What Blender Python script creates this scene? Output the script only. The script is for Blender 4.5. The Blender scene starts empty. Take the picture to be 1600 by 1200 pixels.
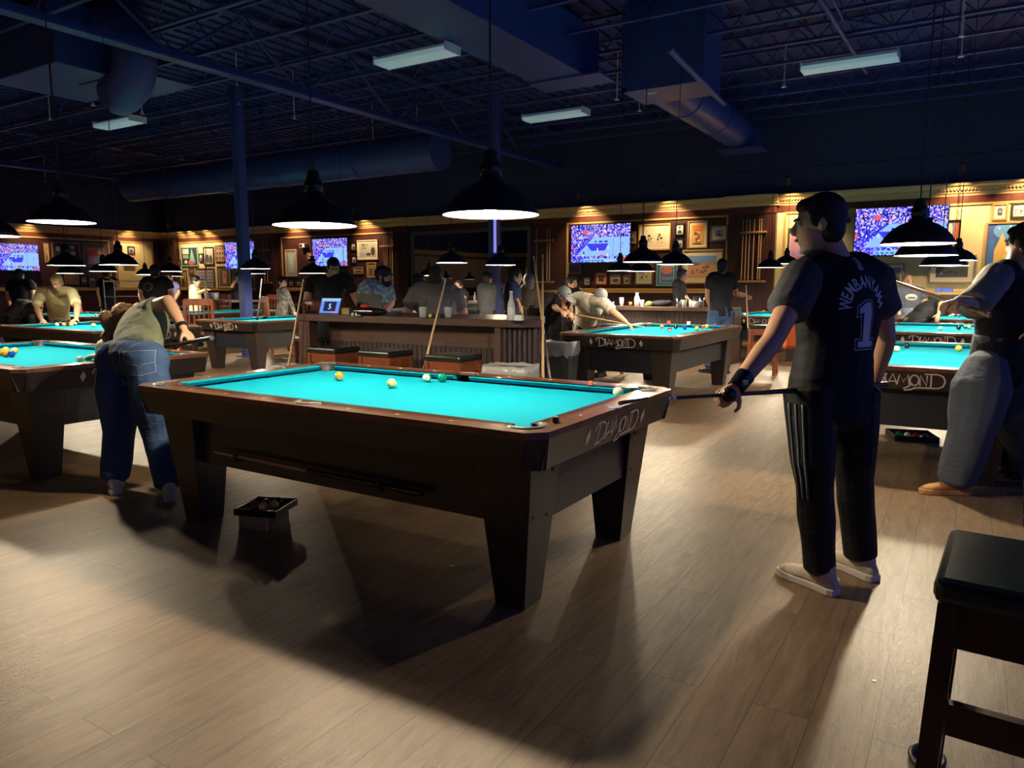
import bpy, bmesh, math, random
from mathutils import Vector, Matrix, noise
from mathutils.bvhtree import BVHTree
PI = math.pi
V = Vector
scene = bpy.context.scene
COL = scene.collection
random.seed(7)

# ------------------------------------------------------------------ camera
CAM = V((2.677, -3.108, 1.374)); YAW = math.radians(31.87); PITCH = math.radians(-7.72); FPX = 1141.0
cd = bpy.data.cameras.new('camera'); cam = bpy.data.objects.new('camera', cd); COL.objects.link(cam)
cam.location = CAM; cam.rotation_euler = (PI/2 + PITCH, 0, YAW)
cd.sensor_width = 36; cd.lens = FPX/1600*36; cd.clip_start = .05; cd.clip_end = 200
scene.camera = cam
FW = V((-math.sin(YAW)*math.cos(PITCH), math.cos(YAW)*math.cos(PITCH), math.sin(PITCH)))
RT = V((math.cos(YAW), math.sin(YAW), 0)); UP = RT.cross(FW)
def ray(x, y): return FW + RT*((x-800)/FPX) + UP*((600-y)/FPX)
def at(x, y, z): d = ray(x, y); return CAM + d*((z-CAM.z)/d.z)          # point of the photo on a level plane
def onp(x, y, ax, v): d = ray(x, y); return CAM + d*((v-CAM[ax])/d[ax])  # on a wall plane
def S(x, y, D): return CAM + ray(x, y)*D                                  # at a distance

# ------------------------------------------------------------------ world / exposure
w = bpy.data.worlds.new('world'); scene.world = w; w.use_nodes = True
w.node_tree.nodes['Background'].inputs[0].default_value = (.09, .16, .62, 1)
w.node_tree.nodes['Background'].inputs[1].default_value = .60
scene.view_settings.view_transform = 'Standard'; scene.view_settings.look = 'None'
scene.view_settings.exposure = 0.08; scene.view_settings.gamma = 1; scene.view_settings.use_curve_mapping = False
LAMP_E = 1500.0

# ------------------------------------------------------------------ materials
MATS = {}
def mat(name, col=(.5,.5,.5), rough=.6, metal=0, emit=None, es=0, spec=None, coat=0, trans=0, alpha=1):
    if name in MATS: return MATS[name]
    m = bpy.data.materials.new(name); m.use_nodes = True
    b = m.node_tree.nodes['Principled BSDF']
    b.inputs['Base Color'].default_value = (*col, 1); b.inputs['Roughness'].default_value = rough
    b.inputs['Metallic'].default_value = metal
    if spec is not None: b.inputs['Specular IOR Level'].default_value = spec
    if coat: b.inputs['Coat Weight'].default_value = coat; b.inputs['Coat Roughness'].default_value = .12
    if trans: b.inputs['Transmission Weight'].default_value = trans
    if alpha < 1: b.inputs['Alpha'].default_value = alpha
    if emit: b.inputs['Emission Color'].default_value = (*emit, 1); b.inputs['Emission Strength'].default_value = es
    MATS[name] = m; return m
def ramp(nt, fac, stops):
    r = nt.nodes.new('ShaderNodeValToRGB'); e = r.color_ramp.elements
    while len(e) < len(stops): e.new(.5)
    for el, (p, c) in zip(e, stops): el.position = p; el.color = (*c, 1)
    nt.links.new(fac, r.inputs[0]); return r.outputs[0]
def coords(nt, scale=(1,1,1), rot=(0,0,0), kind='Object'):
    t = nt.nodes.new('ShaderNodeTexCoord'); mp = nt.nodes.new('ShaderNodeMapping')
    mp.inputs['Scale'].default_value = scale; mp.inputs['Rotation'].default_value = rot
    nt.links.new(t.outputs[kind], mp.inputs[0]); return mp.outputs[0]
def tex(nt, kind, vec, **kw):
    n = nt.nodes.new('ShaderNodeTex'+kind); nt.links.new(vec, n.inputs['Vector'])
    for k, v in kw.items(): n.inputs[k.replace('_', ' ')].default_value = v
    return n
def bump(nt, h, strength, dist=.01):
    b = nt.nodes.new('ShaderNodeBump'); b.inputs['Strength'].default_value = strength; b.inputs['Distance'].default_value = dist
    nt.links.new(h, b.inputs['Height']); return b.outputs[0]
def wood(name, c1, c2, rough=.35, scale=(3,3,3), coat=0, bumps=.15):
    m = mat(name, c1, rough, coat=coat); nt = m.node_tree; b = nt.nodes['Principled BSDF']
    v = coords(nt, scale); n = tex(nt, 'Noise', v, Scale=6, Detail=6, Distortion=.6)
    nt.links.new(ramp(nt, n.outputs['Fac'], [(.3, c1), (.7, c2)]), b.inputs['Base Color'])
    nt.links.new(bump(nt, n.outputs['Fac'], bumps, .002), b.inputs['Normal']); return m
def fabric(name, c, c2=None, rough=.85, scale=8, bumps=.3, bscale=14, spec=.2):
    m = mat(name, c, rough, spec=spec); nt = m.node_tree; b = nt.nodes['Principled BSDF']
    v = coords(nt); n = tex(nt, 'Noise', v, Scale=scale, Detail=3)
    c2 = c2 or tuple(x*.75 for x in c)
    nt.links.new(ramp(nt, n.outputs['Fac'], [(.35, c), (.65, c2)]), b.inputs['Base Color'])
    n2 = tex(nt, 'Noise', coords(nt, (1, 1, 2.2)), Scale=bscale, Detail=2)
    nt.links.new(bump(nt, n2.outputs['Fac'], bumps, .02), b.inputs['Normal']); return m
def m_floor():
    m = mat('floor_planks', (.3,.2,.12), .42); nt = m.node_tree; b = nt.nodes['Principled BSDF']; L = nt.links.new
    v = coords(nt, (1,1,1), (0,0,PI/2))
    br = tex(nt, 'Brick', v, Scale=1, Mortar_Size=.0016, Brick_Width=1.22, Row_Height=.18, Bias=0)
    br.offset = .37
    br.inputs['Color1'].default_value = (0,0,0,1); br.inputs['Color2'].default_value = (1,1,1,1)
    br.inputs['Mortar'].default_value = (.5,.5,.5,1)
    # grain runs along y, its phase shifted plank by plank
    sep = nt.nodes.new('ShaderNodeVectorMath'); sep.operation = 'SCALE'; sep.inputs['Scale'].default_value = 7
    L(br.outputs['Color'], sep.inputs[0])
    ad = nt.nodes.new('ShaderNodeVectorMath'); ad.operation = 'ADD'; L(coords(nt, (9, 1.1, 1)), ad.inputs[0]); L(sep.outputs[0], ad.inputs[1])
    g = tex(nt, 'Noise', ad.outputs[0], Scale=2.2, Detail=8, Roughness=.62, Distortion=1.4)
    c = ramp(nt, g.outputs['Fac'], [(.28, (.13,.078,.040)), (.5, (.225,.142,.080)), (.72, (.31,.205,.12))])
    mx = nt.nodes.new('ShaderNodeMixRGB'); mx.blend_type = 'MULTIPLY'; mx.inputs[0].default_value = .8; L(c, mx.inputs[1])
    L(ramp(nt, br.outputs['Color'], [(0, (.78,.76,.74)), (1, (1,1,1))]), mx.inputs[2])
    seam = nt.nodes.new('ShaderNodeMixRGB'); L(br.outputs['Fac'], seam.inputs[0]); L(mx.outputs[0], seam.inputs[1]); seam.inputs[2].default_value = (.05,.033,.022,1)
    L(seam.outputs[0], b.inputs['Base Color'])
    w2 = tex(nt, 'Noise', coords(nt, (160, 34, 1)), Scale=1.0, Detail=5, Distortion=1.2)
    a2 = nt.nodes.new('ShaderNodeMath'); a2.operation = 'ADD'; L(w2.outputs['Fac'], a2.inputs[0]); L(g.outputs['Fac'], a2.inputs[1])
    L(bump(nt, a2.outputs[0], .42, .002), b.inputs['Normal'])
    L(ramp(nt, w2.outputs['Fac'], [(.3, (.36,.36,.36)), (.7, (.52,.52,.52))]), b.inputs['Roughness'])
    b.inputs['Specular IOR Level'].default_value = .55
    return m
M = {}
M['floor'] = m_floor()
M['rail'] = wood('rail_rosewood', (.20,.085,.045), (.11,.042,.022), .28, (6,6,2), coat=.4)
M['apron'] = wood('apron_oak', (.024,.018,.019), (.015,.012,.013), .38, (4,4,9))
M['leg'] = wood('leg_oak', (.036,.025,.022), (.018,.013,.012), .42, (14,14,1.5), bumps=.5)
M['panel'] = mat('cabinet_panel_dark', (.012,.014,.024), .4)
M['cloth'] = fabric('cyan_cloth', (.0,.27,.39), (.0,.255,.375), .95, 60, .05, 200, .1)
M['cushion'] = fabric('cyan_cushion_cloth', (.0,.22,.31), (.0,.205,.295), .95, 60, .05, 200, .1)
M['pocket'] = mat('pocket_rubber', (.03,.03,.032), .55)
M['flange'] = mat('pocket_flange', (.16,.15,.14), .3)
M['inlay'] = mat('ivory_inlay', (.75,.72,.65), .3)
M['silver'] = mat('logo_silver', (.62,.52,.46), .35)
M['black'] = mat('matte_black', (.008,.008,.011), .5)
M['gloss'] = mat('gloss_black', (.008,.009,.014), .22)
M['chrome'] = mat('chrome', (.7,.7,.75), .15, 1)
M['white'] = mat('white_plastic', (.8,.8,.78), .35)
M['shade_in'] = mat('shade_white_enamel', (.85,.85,.82), .5)
M['bulb'] = mat('lamp_glow', (1,1,1), .5, emit=(1,.83,.57), es=LAMP_E)
M['maple'] = wood('cue_maple', (.62,.40,.20), (.50,.30,.14), .3, (4,4,30))
M['cue_dark'] = wood('cue_butt_dark', (.05,.02,.015), (.02,.01,.01), .25, (4,4,30))
M['mahog'] = wood('mahogany', (.13,.034,.022), (.08,.02,.014), .32, (2,2,.6), coat=.15)
M['mahogd'] = wood('mahogany_dark', (.060,.020,.018), (.04,.014,.014), .38, (2,2,.6), coat=.1)
M['cream'] = fabric('cream_wall', (.68,.58,.31), (.65,.55,.29), .8, 3, .02, 40)
M['corn'] = mat('cornice_gilt_cream', (.62,.45,.20), .42)
M['gold'] = mat('gilt_trim', (.62,.40,.14), .35, .35)
M['upper'] = mat('upper_wall_blue_light_tint', (.032,.040,.10), .8)  # blue in this colour stands in for blue light on the wall
M['navy'] = mat('ceiling_blue_light_tint', (.016,.032,.17), .55)  # navy base colour stands in for blue light on a dark ceiling
M['steel'] = mat('steel_blue_light_tint', (.028,.05,.21), .45)  # same blue light put into the colour of the steel
M['duct'] = mat('duct_blue_light_tint', (.030,.055,.21), .4)  # same blue light put into the colour of the ducts
M['barw'] = wood('bar_wood', (.10,.055,.045), (.06,.034,.030), .35, (1,6,6), coat=.1)
M['bead'] = wood('beadboard_dark', (.045,.030,.032), (.03,.02,.024), .45, (12,12,1))
M['chairw'] = wood('chair_cherry', (.23,.065,.028), (.15,.04,.018), .32, (6,6,1.5), coat=.1)
M['stoolw'] = wood('stool_dark_wood', (.05,.018,.012), (.025,.01,.008), .35, (8,8,1), coat=.1)
M['seat'] = mat('black_vinyl', (.012,.016,.016), .25)
M['vinyl'] = fabric('dark_green_vinyl', (.008,.022,.020), (.006,.018,.017), .20, 30, .04, 160, .6)
M['glass'] = mat('glass', (.9,.95,.95), .05, trans=.9)
M['frost'] = mat('clear_plastic', (.75,.78,.8), .3, alpha=.45)
M['skin'] = mat('skin_light', (.55,.30,.19), .5); M['skin2'] = mat('skin_medium', (.38,.19,.115), .5)
M['skin3'] = mat('skin_dark', (.16,.075,.045), .5); M['skinp'] = mat('skin_pale', (.62,.38,.25), .5)
M['lip'] = mat('lips', (.36,.11,.09), .5); M['eyew'] = mat('eye_white', (.6,.58,.55), .3); M['iris'] = mat('iris_dark', (.02,.012,.01), .2)
def ballmat(n, c, stripe):
    m = mat('ball_'+n, c, .06, coat=.6)
    if stripe:
        nt = m.node_tree; b = nt.nodes['Principled BSDF']
        s = nt.nodes.new('ShaderNodeSeparateXYZ'); nt.links.new(coords(nt), s.inputs[0])
        a = nt.nodes.new('ShaderNodeMath'); a.operation = 'ABSOLUTE'; nt.links.new(s.outputs[2], a.inputs[0])
        l = nt.nodes.new('ShaderNodeMath'); l.operation = 'LESS_THAN'; l.inputs[1].default_value = .0155; nt.links.new(a.outputs[0], l.inputs[0])
        mx = nt.nodes.new('ShaderNodeMixRGB'); nt.links.new(l.outputs[0], mx.inputs[0])
        mx.inputs[1].default_value = (.78,.72,.5,1); mx.inputs[2].default_value = (*c, 1)
        nt.links.new(mx.outputs[0], b.inputs['Base Color'])
    return m
BC = {'cue': (.80,.76,.50), 'yellow': (.85,.55,.03), 'blue': (.01,.06,.40), 'red': (.6,.03,.02), 'purple': (.12,.03,.25), 'orange': (.80,.27,.02), 'green': (.0,.22,.12), 'maroon': (.25,.02,.03), 'black': (.01,.01,.012)}
for k, c in BC.items():
    M['b_'+k] = ballmat(k, c, False); M['s_'+k] = ballmat('striped_'+k, c, True)

# ------------------------------------------------------------------ mesh builder
class MB:
    def __init__(s): s.v = []; s.f = []; s.mi = []; s.m = 0; s.sm = []
    def add(s, vs, fs, smooth=False):
        o = len(s.v); s.v += [tuple(p) for p in vs]
        for f in fs: s.f.append([o+i for i in f]); s.mi.append(s.m); s.sm.append(smooth)
        return s
    def box(s, c, d, rz=0, basis=None):
        B = basis or Matrix.Rotation(rz, 3, 'Z'); c = V(c); x, y, z = d[0]/2, d[1]/2, d[2]/2
        vs = [c + B @ V((i*x, j*y, k*z)) for k in (-1,1) for j in (-1,1) for i in (-1,1)]
        return s.add(vs, [(0,2,3,1),(4,5,7,6),(0,1,5,4),(2,6,7,3),(0,4,6,2),(1,3,7,5)])
    def b2(s, a, b): return s.box([(a[i]+b[i])/2 for i in range(3)], [abs(b[i]-a[i]) for i in range(3)])
    def hexa(s, bot, top): # two quads, counter-clockwise from above
        return s.add(list(bot)+list(top), [(3,2,1,0),(4,5,6,7)]+[(i,(i+1)%4,4+(i+1)%4,4+i) for i in range(4)])
    def tube(s, a, b, r1, r2=None, n=12, cap=True, smooth=True):
        a, b = V(a), V(b); r2 = r1 if r2 is None else r2; d = (b-a).normalized()
        u = d.orthogonal().normalized(); w_ = d.cross(u)
        vs = [p + (u*math.cos(2*PI*i/n)+w_*math.sin(2*PI*i/n))*r for p, r in ((a,r1),(b,r2)) for i in range(n)]
        s.add(vs, [(i,(i+1)%n,n+(i+1)%n,n+i) for i in range(n)], smooth)
        if cap: s.add(vs, [tuple(range(n))[::-1], tuple(range(n,2*n))])
        return s
    def path(s, pts, r, n=8):
        for a, b in zip(pts, pts[1:]): s.tube(a, b, r if not isinstance(r, (list,tuple)) else r[0], n=n)
        return s
    def lathe(s, prof, c=(0,0,0), n=32, axis=None):
        c = V(c); B = axis or Matrix.Identity(3)
        vs = [c + B @ V((r*math.cos(2*PI*i/n), r*math.sin(2*PI*i/n), z)) for r, z in prof for i in range(n)]
        fs = [(j*n+i, j*n+(i+1)%n, (j+1)*n+(i+1)%n, (j+1)*n+i) for j in range(len(prof)-1) for i in range(n)]
        return s.add(vs, fs, True)
    def ell(s, c, r, B=None, n=16, h=10):
        c = V(c); B = B or Matrix.Identity(3); vs = [c+B@V((0,0,-r[2]))]; 
        for j in range(1, h):
            a = -PI/2+PI*j/h
            for i in range(n): vs.append(c+B@V((r[0]*math.cos(a)*math.cos(2*PI*i/n), r[1]*math.cos(a)*math.sin(2*PI*i/n), r[2]*math.sin(a))))
        vs.append(c+B@V((0,0,r[2]))); L = len(vs)-1
        fs = [(0, 1+(i+1)%n, 1+i) for i in range(n)]
        for j in range(h-2):
            fs += [(1+j*n+i, 1+j*n+(i+1)%n, 1+(j+1)*n+(i+1)%n, 1+(j+1)*n+i) for i in range(n)]
        fs += [(1+(h-2)*n+i, 1+(h-2)*n+(i+1)%n, L) for i in range(n)]
        return s.add(vs, fs, True)
    def prism(s, pts, z0, z1, bottom=True):
        n = len(pts); vs = [(p[0],p[1],z0) for p in pts]+[(p[0],p[1],z1) for p in pts]
        fs = [(i,(i+1)%n,n+(i+1)%n,n+i) for i in range(n)]+[tuple(range(n,2*n))]
        if bottom: fs.append(tuple(range(n))[::-1])
        return s.add(vs, fs)
    def loft(s, rings, n=20):
        # rings: (centre, U, V) ; ends rounded
        c0, u0, v0 = rings[0]; c1, u1, v1 = rings[-1]
        d0 = (c0-rings[1][0]).normalized(); d1 = (c1-rings[-2][0]).normalized()
        R = [(c0+d0*v0.length*.35, u0*.6, v0*.6)]+list(rings)+[(c1+d1*v1.length*.35, u1*.6, v1*.6)]
        vs = [c+u*math.cos(2*PI*i/n)+v*math.sin(2*PI*i/n) for c,u,v in R for i in range(n)]
        fs = [(j*n+i, j*n+(i+1)%n, (j+1)*n+(i+1)%n, (j+1)*n+i) for j in range(len(R)-1) for i in range(n)]
        fs += [tuple(range(n))[::-1], tuple(range((len(R)-1)*n, len(R)*n))]
        return s.add(vs, fs, True)
    def limb(s, pts, rad, n=14):
        pts = [V(p) for p in pts]; rings = []; u = None
        for i, p in enumerate(pts):
            d = (pts[min(i+1,len(pts)-1)]-pts[max(i-1,0)]).normalized()
            u = d.orthogonal().normalized() if u is None else (u-d*u.dot(d)).normalized()
            rings.append((p, u*rad[i], d.cross(u)*rad[i]))
        s.loft(rings, n)
        return s
    def ribbon(s, poly, wd, z=0):
        pts = [V((p[0],p[1],0)) for p in poly]; L = []; Rr = []
        for i, p in enumerate(pts):
            d = (pts[min(i+1,len(pts)-1)]-pts[max(i-1,0)]).normalized(); nn = V((-d.y, d.x, 0))*wd/2
            L.append(p+nn+V((0,0,z))); Rr.append(p-nn+V((0,0,z)))
        n = len(pts); return s.add(L+Rr, [(n+i, n+i+1, i+1, i) for i in range(n-1)])
    def mesh(s, name, mats):
        me = bpy.data.meshes.new(name); me.from_pydata(s.v, [], s.f); me.update()
        for m in (mats if isinstance(mats, (list,tuple)) else [mats]): me.materials.append(m)
        me.polygons.foreach_set('material_index', s.mi); me.polygons.foreach_set('use_smooth', s.sm)
        return me
    def build(s, name, mats, parent=None, loc=None, rz=0, bevel=0):
        o = bpy.data.objects.new(name, s.mesh(name, mats)); COL.objects.link(o)
        if bevel:
            md = o.modifiers.new('bevel', 'BEVEL'); md.width = bevel; md.segments = 2; md.limit_method = 'ANGLE'; md.angle_limit = math.radians(40)
        if parent: o.parent = parent
        if loc is not None: o.location = loc
        if rz: o.rotation_euler = (0,0,rz)
        return o
def tag(o, label, cat, group=None, kind=None):
    if label: o['label'] = label
    if cat: o['category'] = cat
    if group: o['group'] = group
    if kind: o['kind'] = kind
    return o
def thing(name, label, cat, loc=(0,0,0), rz=0, group=None):
    o = bpy.data.objects.new(name, None); COL.objects.link(o); o.location = loc; o.rotation_euler = (0,0,rz); o.empty_display_size = .1
    return tag(o, label, cat, group)
def struct(name, mb, m, **k): o = mb.build(name, m, **k); o['kind'] = 'structure'; return o
def copy_tree(o, parent=None):
    c = o.copy(); COL.objects.link(c); c.parent = parent
    for ch in list(o.children): copy_tree(ch, c)
    return c
def dup(o, loc, rz, label, group=None, cat=None):
    c = copy_tree(o); c.location = loc; c.rotation_euler = (0,0,rz); c['label'] = label
    if group: c['group'] = group
    return c
TMP = bpy.data.scenes.new('workbench')          # modifiers are applied in an empty side scene
def evalmesh(o):
    COL.objects.unlink(o); TMP.collection.objects.link(o); vl = TMP.view_layers[0]; vl.update(); dg = vl.depsgraph; dg.update()
    me = bpy.data.meshes.new_from_object(o.evaluated_get(dg)); TMP.collection.objects.unlink(o); COL.objects.link(o); return me
def blob(name, mb, m, voxel, parent=None, smooth=3, wr=0, wscale=9, an=(1,1,1), lump=0):
    o = mb.build(name, m, parent)
    r = o.modifiers.new('r', 'REMESH'); r.mode = 'VOXEL'; r.voxel_size = voxel; r.adaptivity = 0; r.use_smooth_shade = True
    if smooth: q = o.modifiers.new('s', 'SMOOTH'); q.factor = .5; q.iterations = smooth
    par = o.parent; o.parent = None
    me = evalmesh(o); o.parent = par; old = o.data; o.modifiers.clear(); o.data = me; bpy.data.meshes.remove(old); me.name = name
    if len(me.materials) == 0: me.materials.append(m)
    if wr or lump:
        NN = [n_.vector.copy() for n_ in me.vertex_normals]; out = []
        for v, vn in zip(me.vertices, NN):
            q = V((v.co.x*an[0], v.co.y*an[1], v.co.z*an[2]))*wscale
            k = noise.noise(q); k2 = noise.noise(q*2.7+V((3,1,7)))
            out += (v.co + vn*(wr*((1-abs(k)*2.2)*.6+k2*.35) + lump*k2))[:]
        me.vertices.foreach_set('co', out)
        me.update()
    me.polygons.foreach_set('use_smooth', [True]*len(me.polygons))
    return o
def textmesh(txt, size, bold=.0, spacing=1, shear=0):
    c = bpy.data.curves.new('t', 'FONT'); c.body = txt; c.size = size; c.align_x = 'CENTER'; c.align_y = 'CENTER'; c.offset = bold*size; c.space_character = spacing; c.shear = shear
    o = bpy.data.objects.new('t', c); COL.objects.link(o); me = evalmesh(o); bpy.data.objects.remove(o); bpy.data.curves.remove(c); return me
def textparts(me): return [v.co.copy() for v in me.vertices], [list(p.vertices) for p in me.polygons]

# ------------------------------------------------------------------ large structure
YB, XL, XR, YS, ZC = 15.2, -25.5, 8.0, -9.0, 5.6
struct('floor', MB().b2((XL,YS,-.1),(XR,YB,0)), M['floor'])
mb = MB().b2((XL,YS,ZC),(XR,YB,ZC+.1))
x = XL
while x < XR:                                    # corrugated deck ribs run along y
    mb.b2((x,YS,ZC-.035),(x+.12,YB,ZC)); x += .30
struct('ceiling', mb, M['navy'])
struct('wall_back', MB().b2((XL,YB,0),(XR,YB+.15,ZC)), M['upper'])
struct('wall_left', MB().b2((XL-.15,YS,0),(XL,YB,ZC)), M['upper'])
struct('wall_front', MB().b2((XL,YS-.15,0),(XR,YS,ZC)), M['upper'])
# cornice: stepped profile extruded along the walls
PROF = [(0,0),(.05,.0),(.06,.03),(.10,.06),(.11,.11),(.17,.13),(.19,.17),(.26,.20),(.27,.245),(0,.245)]
def cornice(name, a, b, nrm, z, out=0, ends=True):
    a, b, nrm = V(a), V(b), V(nrm); mb = MB(); n = len(PROF)
    vs = [p + nrm*(o+out) + V((0,0,z+h)) for p in (a,b) for o, h in PROF]
    mb.add(vs, [(i,(i+1)%n,n+(i+1)%n,n+i) for i in range(n)]+[tuple(range(n)),tuple(range(n,2*n))[::-1]])
    if out:
        mb.add([p+nrm*o+V((0,0,z+h)) for p in (a,b) for o,h in ((0,0),(out,0),(out,.245),(0,.245))], [(0,1,5,4),(1,2,6,5),(2,3,7,6),(0,1,2,3),(4,5,6,7)])
    # dentils
    L = (b-a).length; d = (b-a).normalized(); k = .04
    while k < L-.03:
        c = a+d*k+nrm*(.155+out)+V((0,0,z+.118)); s_ = .012
        mb.box(c, (.03 if abs(d.x)>.5 else .03, .03, .022)); k += .06
    return struct(name, mb, M['corn'])
ZK = 3.22
def band(name, x0, x1, z0, z1, m, y=YB, th=.03): return struct(name, MB().b2((x0,y-th,z0),(x1,y,z1)), m)
tn = [0]
def trim(mb, m): tn[0] += 1; return struct('trim_%d' % tn[0], mb, m)
def wrect(x0, x1, z0, z1, wd=.05, y=YB, th=.05):   # picture-frame moulding on the back wall
    mb = MB(); mb.b2((x0,y-th,z0),(x1,y,z0+wd)).b2((x0,y-th,z1-wd),(x1,y,z1)).b2((x0,y-th,z0+wd),(x0+wd,y,z1-wd)).b2((x1-wd,y-th,z0+wd),(x1,y,z1-wd)); return mb
# back wall cladding (x0,x1,field material)
for a, b, m in [(XL,-19.75,'cream'),(-18.7,-13.0,'mahogd'),(-8.0,-6.95,'mahogd'),(-6.95,-2.4,'mahogd'),(-1.3,XR,'cream')]:
    trim(MB().b2((a,YB-.02,1.2),(b,YB,3.08)), M[m])
    trim(MB().b2((a,YB-.045,3.08),(b,YB,ZK)), M['mahog'])
    trim(MB().b2((a,YB-.045,0),(b,YB,1.17)), M['mahogd'])
    trim(MB().b2((a,YB-.09,1.17),(b,YB,1.23)), M['gold'])
for a, b in [(-24.45,-19.95),(-18.45,-13.2),(-6.9,-2.45),(-1.15,7.8)]: trim(wrect(a,b,1.24,3.07,.045), M['gold'])
for a, b in [(-25.45,-24.5),(-19.75,-18.7),(-2.4,-1.3),(-13.0,-12.5)]:       # pilasters
    mb = MB().b2((a,YB-.18,0),(b,YB,ZK))
    k = a+.12
    while k < b-.1: mb.b2((k,YB-.19,.4),(k+.03,YB-.18,3.0)); k += .07
    trim(mb, M['mahogd'])
    trim(MB().b2((a-.01,YB-.2,3.06),(b+.01,YB-.18,ZK)), M['mahog'])
for i, (a, b, o) in enumerate([(XL,-19.8,0),(-19.8,-18.65,.18),(-18.65,-13.05,0),(-13.05,-12.45,.18),(-12.45,-2.45,0),(-2.45,-1.25,.18),(-1.25,XR,0)]):
    k = cornice('trim_%d' % (40+i), (a,YB,0), (b,YB,0), (0,-1,0), ZK, o)
# left wall
def yband(y0,y1,z0,z1,th): return MB().b2((XL,y0,z0),(XL+th,y1,z1))
for a, b, m in [(YS,5.5,'cream'),(5.5,13.1,'mahogd'),(13.1,14.7,'cream'),(14.7,YB,'mahogd')]: trim(yband(a,b,1.2,3.08,.02), M[m])
trim(yband(YS,YB,3.08,ZK,.045), M['mahog']); trim(yband(YS,YB,0,1.17,.045), M['mahogd']); trim(yband(YS,YB,1.17,1.23,.09), M['gold'])
for a, b in [(5.7,12.9),(13.15,14.65)]:
    mb = yband(a,b,1.24,1.285,.05); mb.b2((XL,a,3.02),(XL+.05,b,3.07)).b2((XL,a,1.285),(XL+.05,a+.045,3.02)).b2((XL,b-.045,1.285),(XL+.05,b,3.02)); trim(mb, M['gold'])
cornice('trim_60', (XL,YS,0), (XL,YB,0), (1,0,0), ZK)
# front wall (seen only in the mirror)
trim(MB().b2((XL,YS,1.2),(XR,YS+.02,3.08)), M['cream']); trim(MB().b2((XL,YS,0),(XR,YS+.05,1.2)), M['mahogd'])
trim(MB().b2((XL,YS,3.08),(XR,YS+.05,ZK)), M['mahog']); cornice('trim_61', (XL,YS,0), (XR,YS,0), (0,1,0), ZK)
for k in range(6): trim(MB().b2((XL+2+k*5,YS,0),(XL+2.9+k*5,YS+.16,ZK)), M['mahogd'])
# mirror on the back wall
t = thing('wall_mirror', 'wide dark-framed mirror on the back wall reflecting lamps and cornice', 'mirror', (-10.25,YB,0))
mb = MB(); 
for a in (((-2.2,-.07,.95),(2.2,0,1.05)),((-2.2,-.07,2.93),(2.2,0,3.03)),((-2.2,-.07,1.05),(-2.1,0,2.93)),((2.1,-.07,1.05),(2.2,0,2.93))): mb.b2(*a)
mb.build('frame', mat('mirror_frame_dark', (.10,.10,.11), .4), t)
MB().b2((-2.1,-.03,1.05),(2.1,-.01,2.93)).build('mirror_glass', mat('mirror_glass', (.72,.72,.78), .02, 1), t)
trim(MB().b2((-12.5,YB-.03,0),(-8.0,YB,.95)), M['mahogd']); trim(MB().b2((-12.5,YB-.04,3.03),(-8.0,YB,ZK)), M['mahogd'])

# ceiling steel: girders along y, joists along x
def girder(x, z0=4.55, z1=5.5):
    mb = MB(); mb.b2((x-.11,YS,z0),(x+.11,YB,z0+.04)).b2((x-.01,YS,z0+.04),(x+.01,YB,z0+.14)).b2((x-.11,YS,z1-.04),(x+.11,YB,z1))
    y = YS+.6; s_ = 1
    while y < YB-1.2:
        a, b = (z0+.05, z1-.05) if s_>0 else (z1-.05, z0+.05); mb.tube((x,y,a),(x,y+1.2,b),.028,n=6); y += 1.2; s_ = -s_
    return tag(mb.build('truss_girder', M['steel']), None, None)
for i, x in enumerate([-19.6,-7.2,4.6]):
    o = girder(x); o['label'] = ['dark open-web truss girder crossing the far left of the ceiling','long dark truss girder running over the bar toward the middle column','dark truss girder overhead at the right edge'][i]; o['category'] = 'girder'
mbj = MB(); mbj.b2((XL,0,4.98),(XR,.07,5.02)).b2((XL,0,5.5),(XR,.07,5.54)); k = XL; s_ = 1
while k < XR-.5:
    a, b = (5.0,5.5) if s_>0 else (5.5,5.0); mbj.tube((k,.035,a),(k+.5,.035,b),.012,n=4); k += .5; s_ = -s_
jo = None
for i, y in enumerate([13.9,12.9,11.95,10.95,9.95,8.95,7.9,6.8,5.7,4.6,3.5,2.4,1.3]):
    if jo is None: jo = mbj.build('roof_joist', M['steel'])
    else: c = jo.copy(); COL.objects.link(c); jo = c
    jo.location = (0,y,0); tag(jo, 'thin dark open-web roof joist, one of the parallel rows under the deck', 'joist', 'roof joists')
# fluorescent fixtures (switched off; a faint glow is put into the diffusers)
def fixture():
    t = thing('strip_light', '', 'ceiling light', group='switched-off ceiling strip lights')
    MB().b2((-.62,-.08,0),(.62,.08,.07)).build('housing', M['white'], t, bevel=.008)
    mb = MB().hexa([(-.62,-.15,-.05),(.62,-.15,-.05),(.62,.15,-.05),(-.62,.15,-.05)],[(-.62,-.17,.0),(.62,-.17,.0),(.62,.17,.0),(-.62,.17,.0)])
    mb.build('diffuser', mat('strip_diffuser_glow', (.75,.8,.85), .4, emit=(.20,.40,.46), es=.36), t)
    [MB().b2((x_-.008,-.175,-.05),(x_+.008,.175,.06)).build('end_cap', M['white'], t) for x_ in (-.617,.617)]
    for k in (-.4,.4): MB().tube((k,0,.07),(k,0,1.14),.004,n=5).build('hanger', M['chrome'], t)
    return t
fx = fixture(); first = True
for (px, py, lab) in [(650,88,'largest white strip light, hanging above the middle of the room'),(868,180,'small white strip light near the round duct'),(1327,98,'white strip light over the right-hand tables'),(186,192,'small white strip light high on the left side')]:
    p = at(px, py, 4.46)
    if first: o = fx; o.location = p; o['label'] = lab; first = False
    else: o = dup(fx, p, 0, lab)
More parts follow.
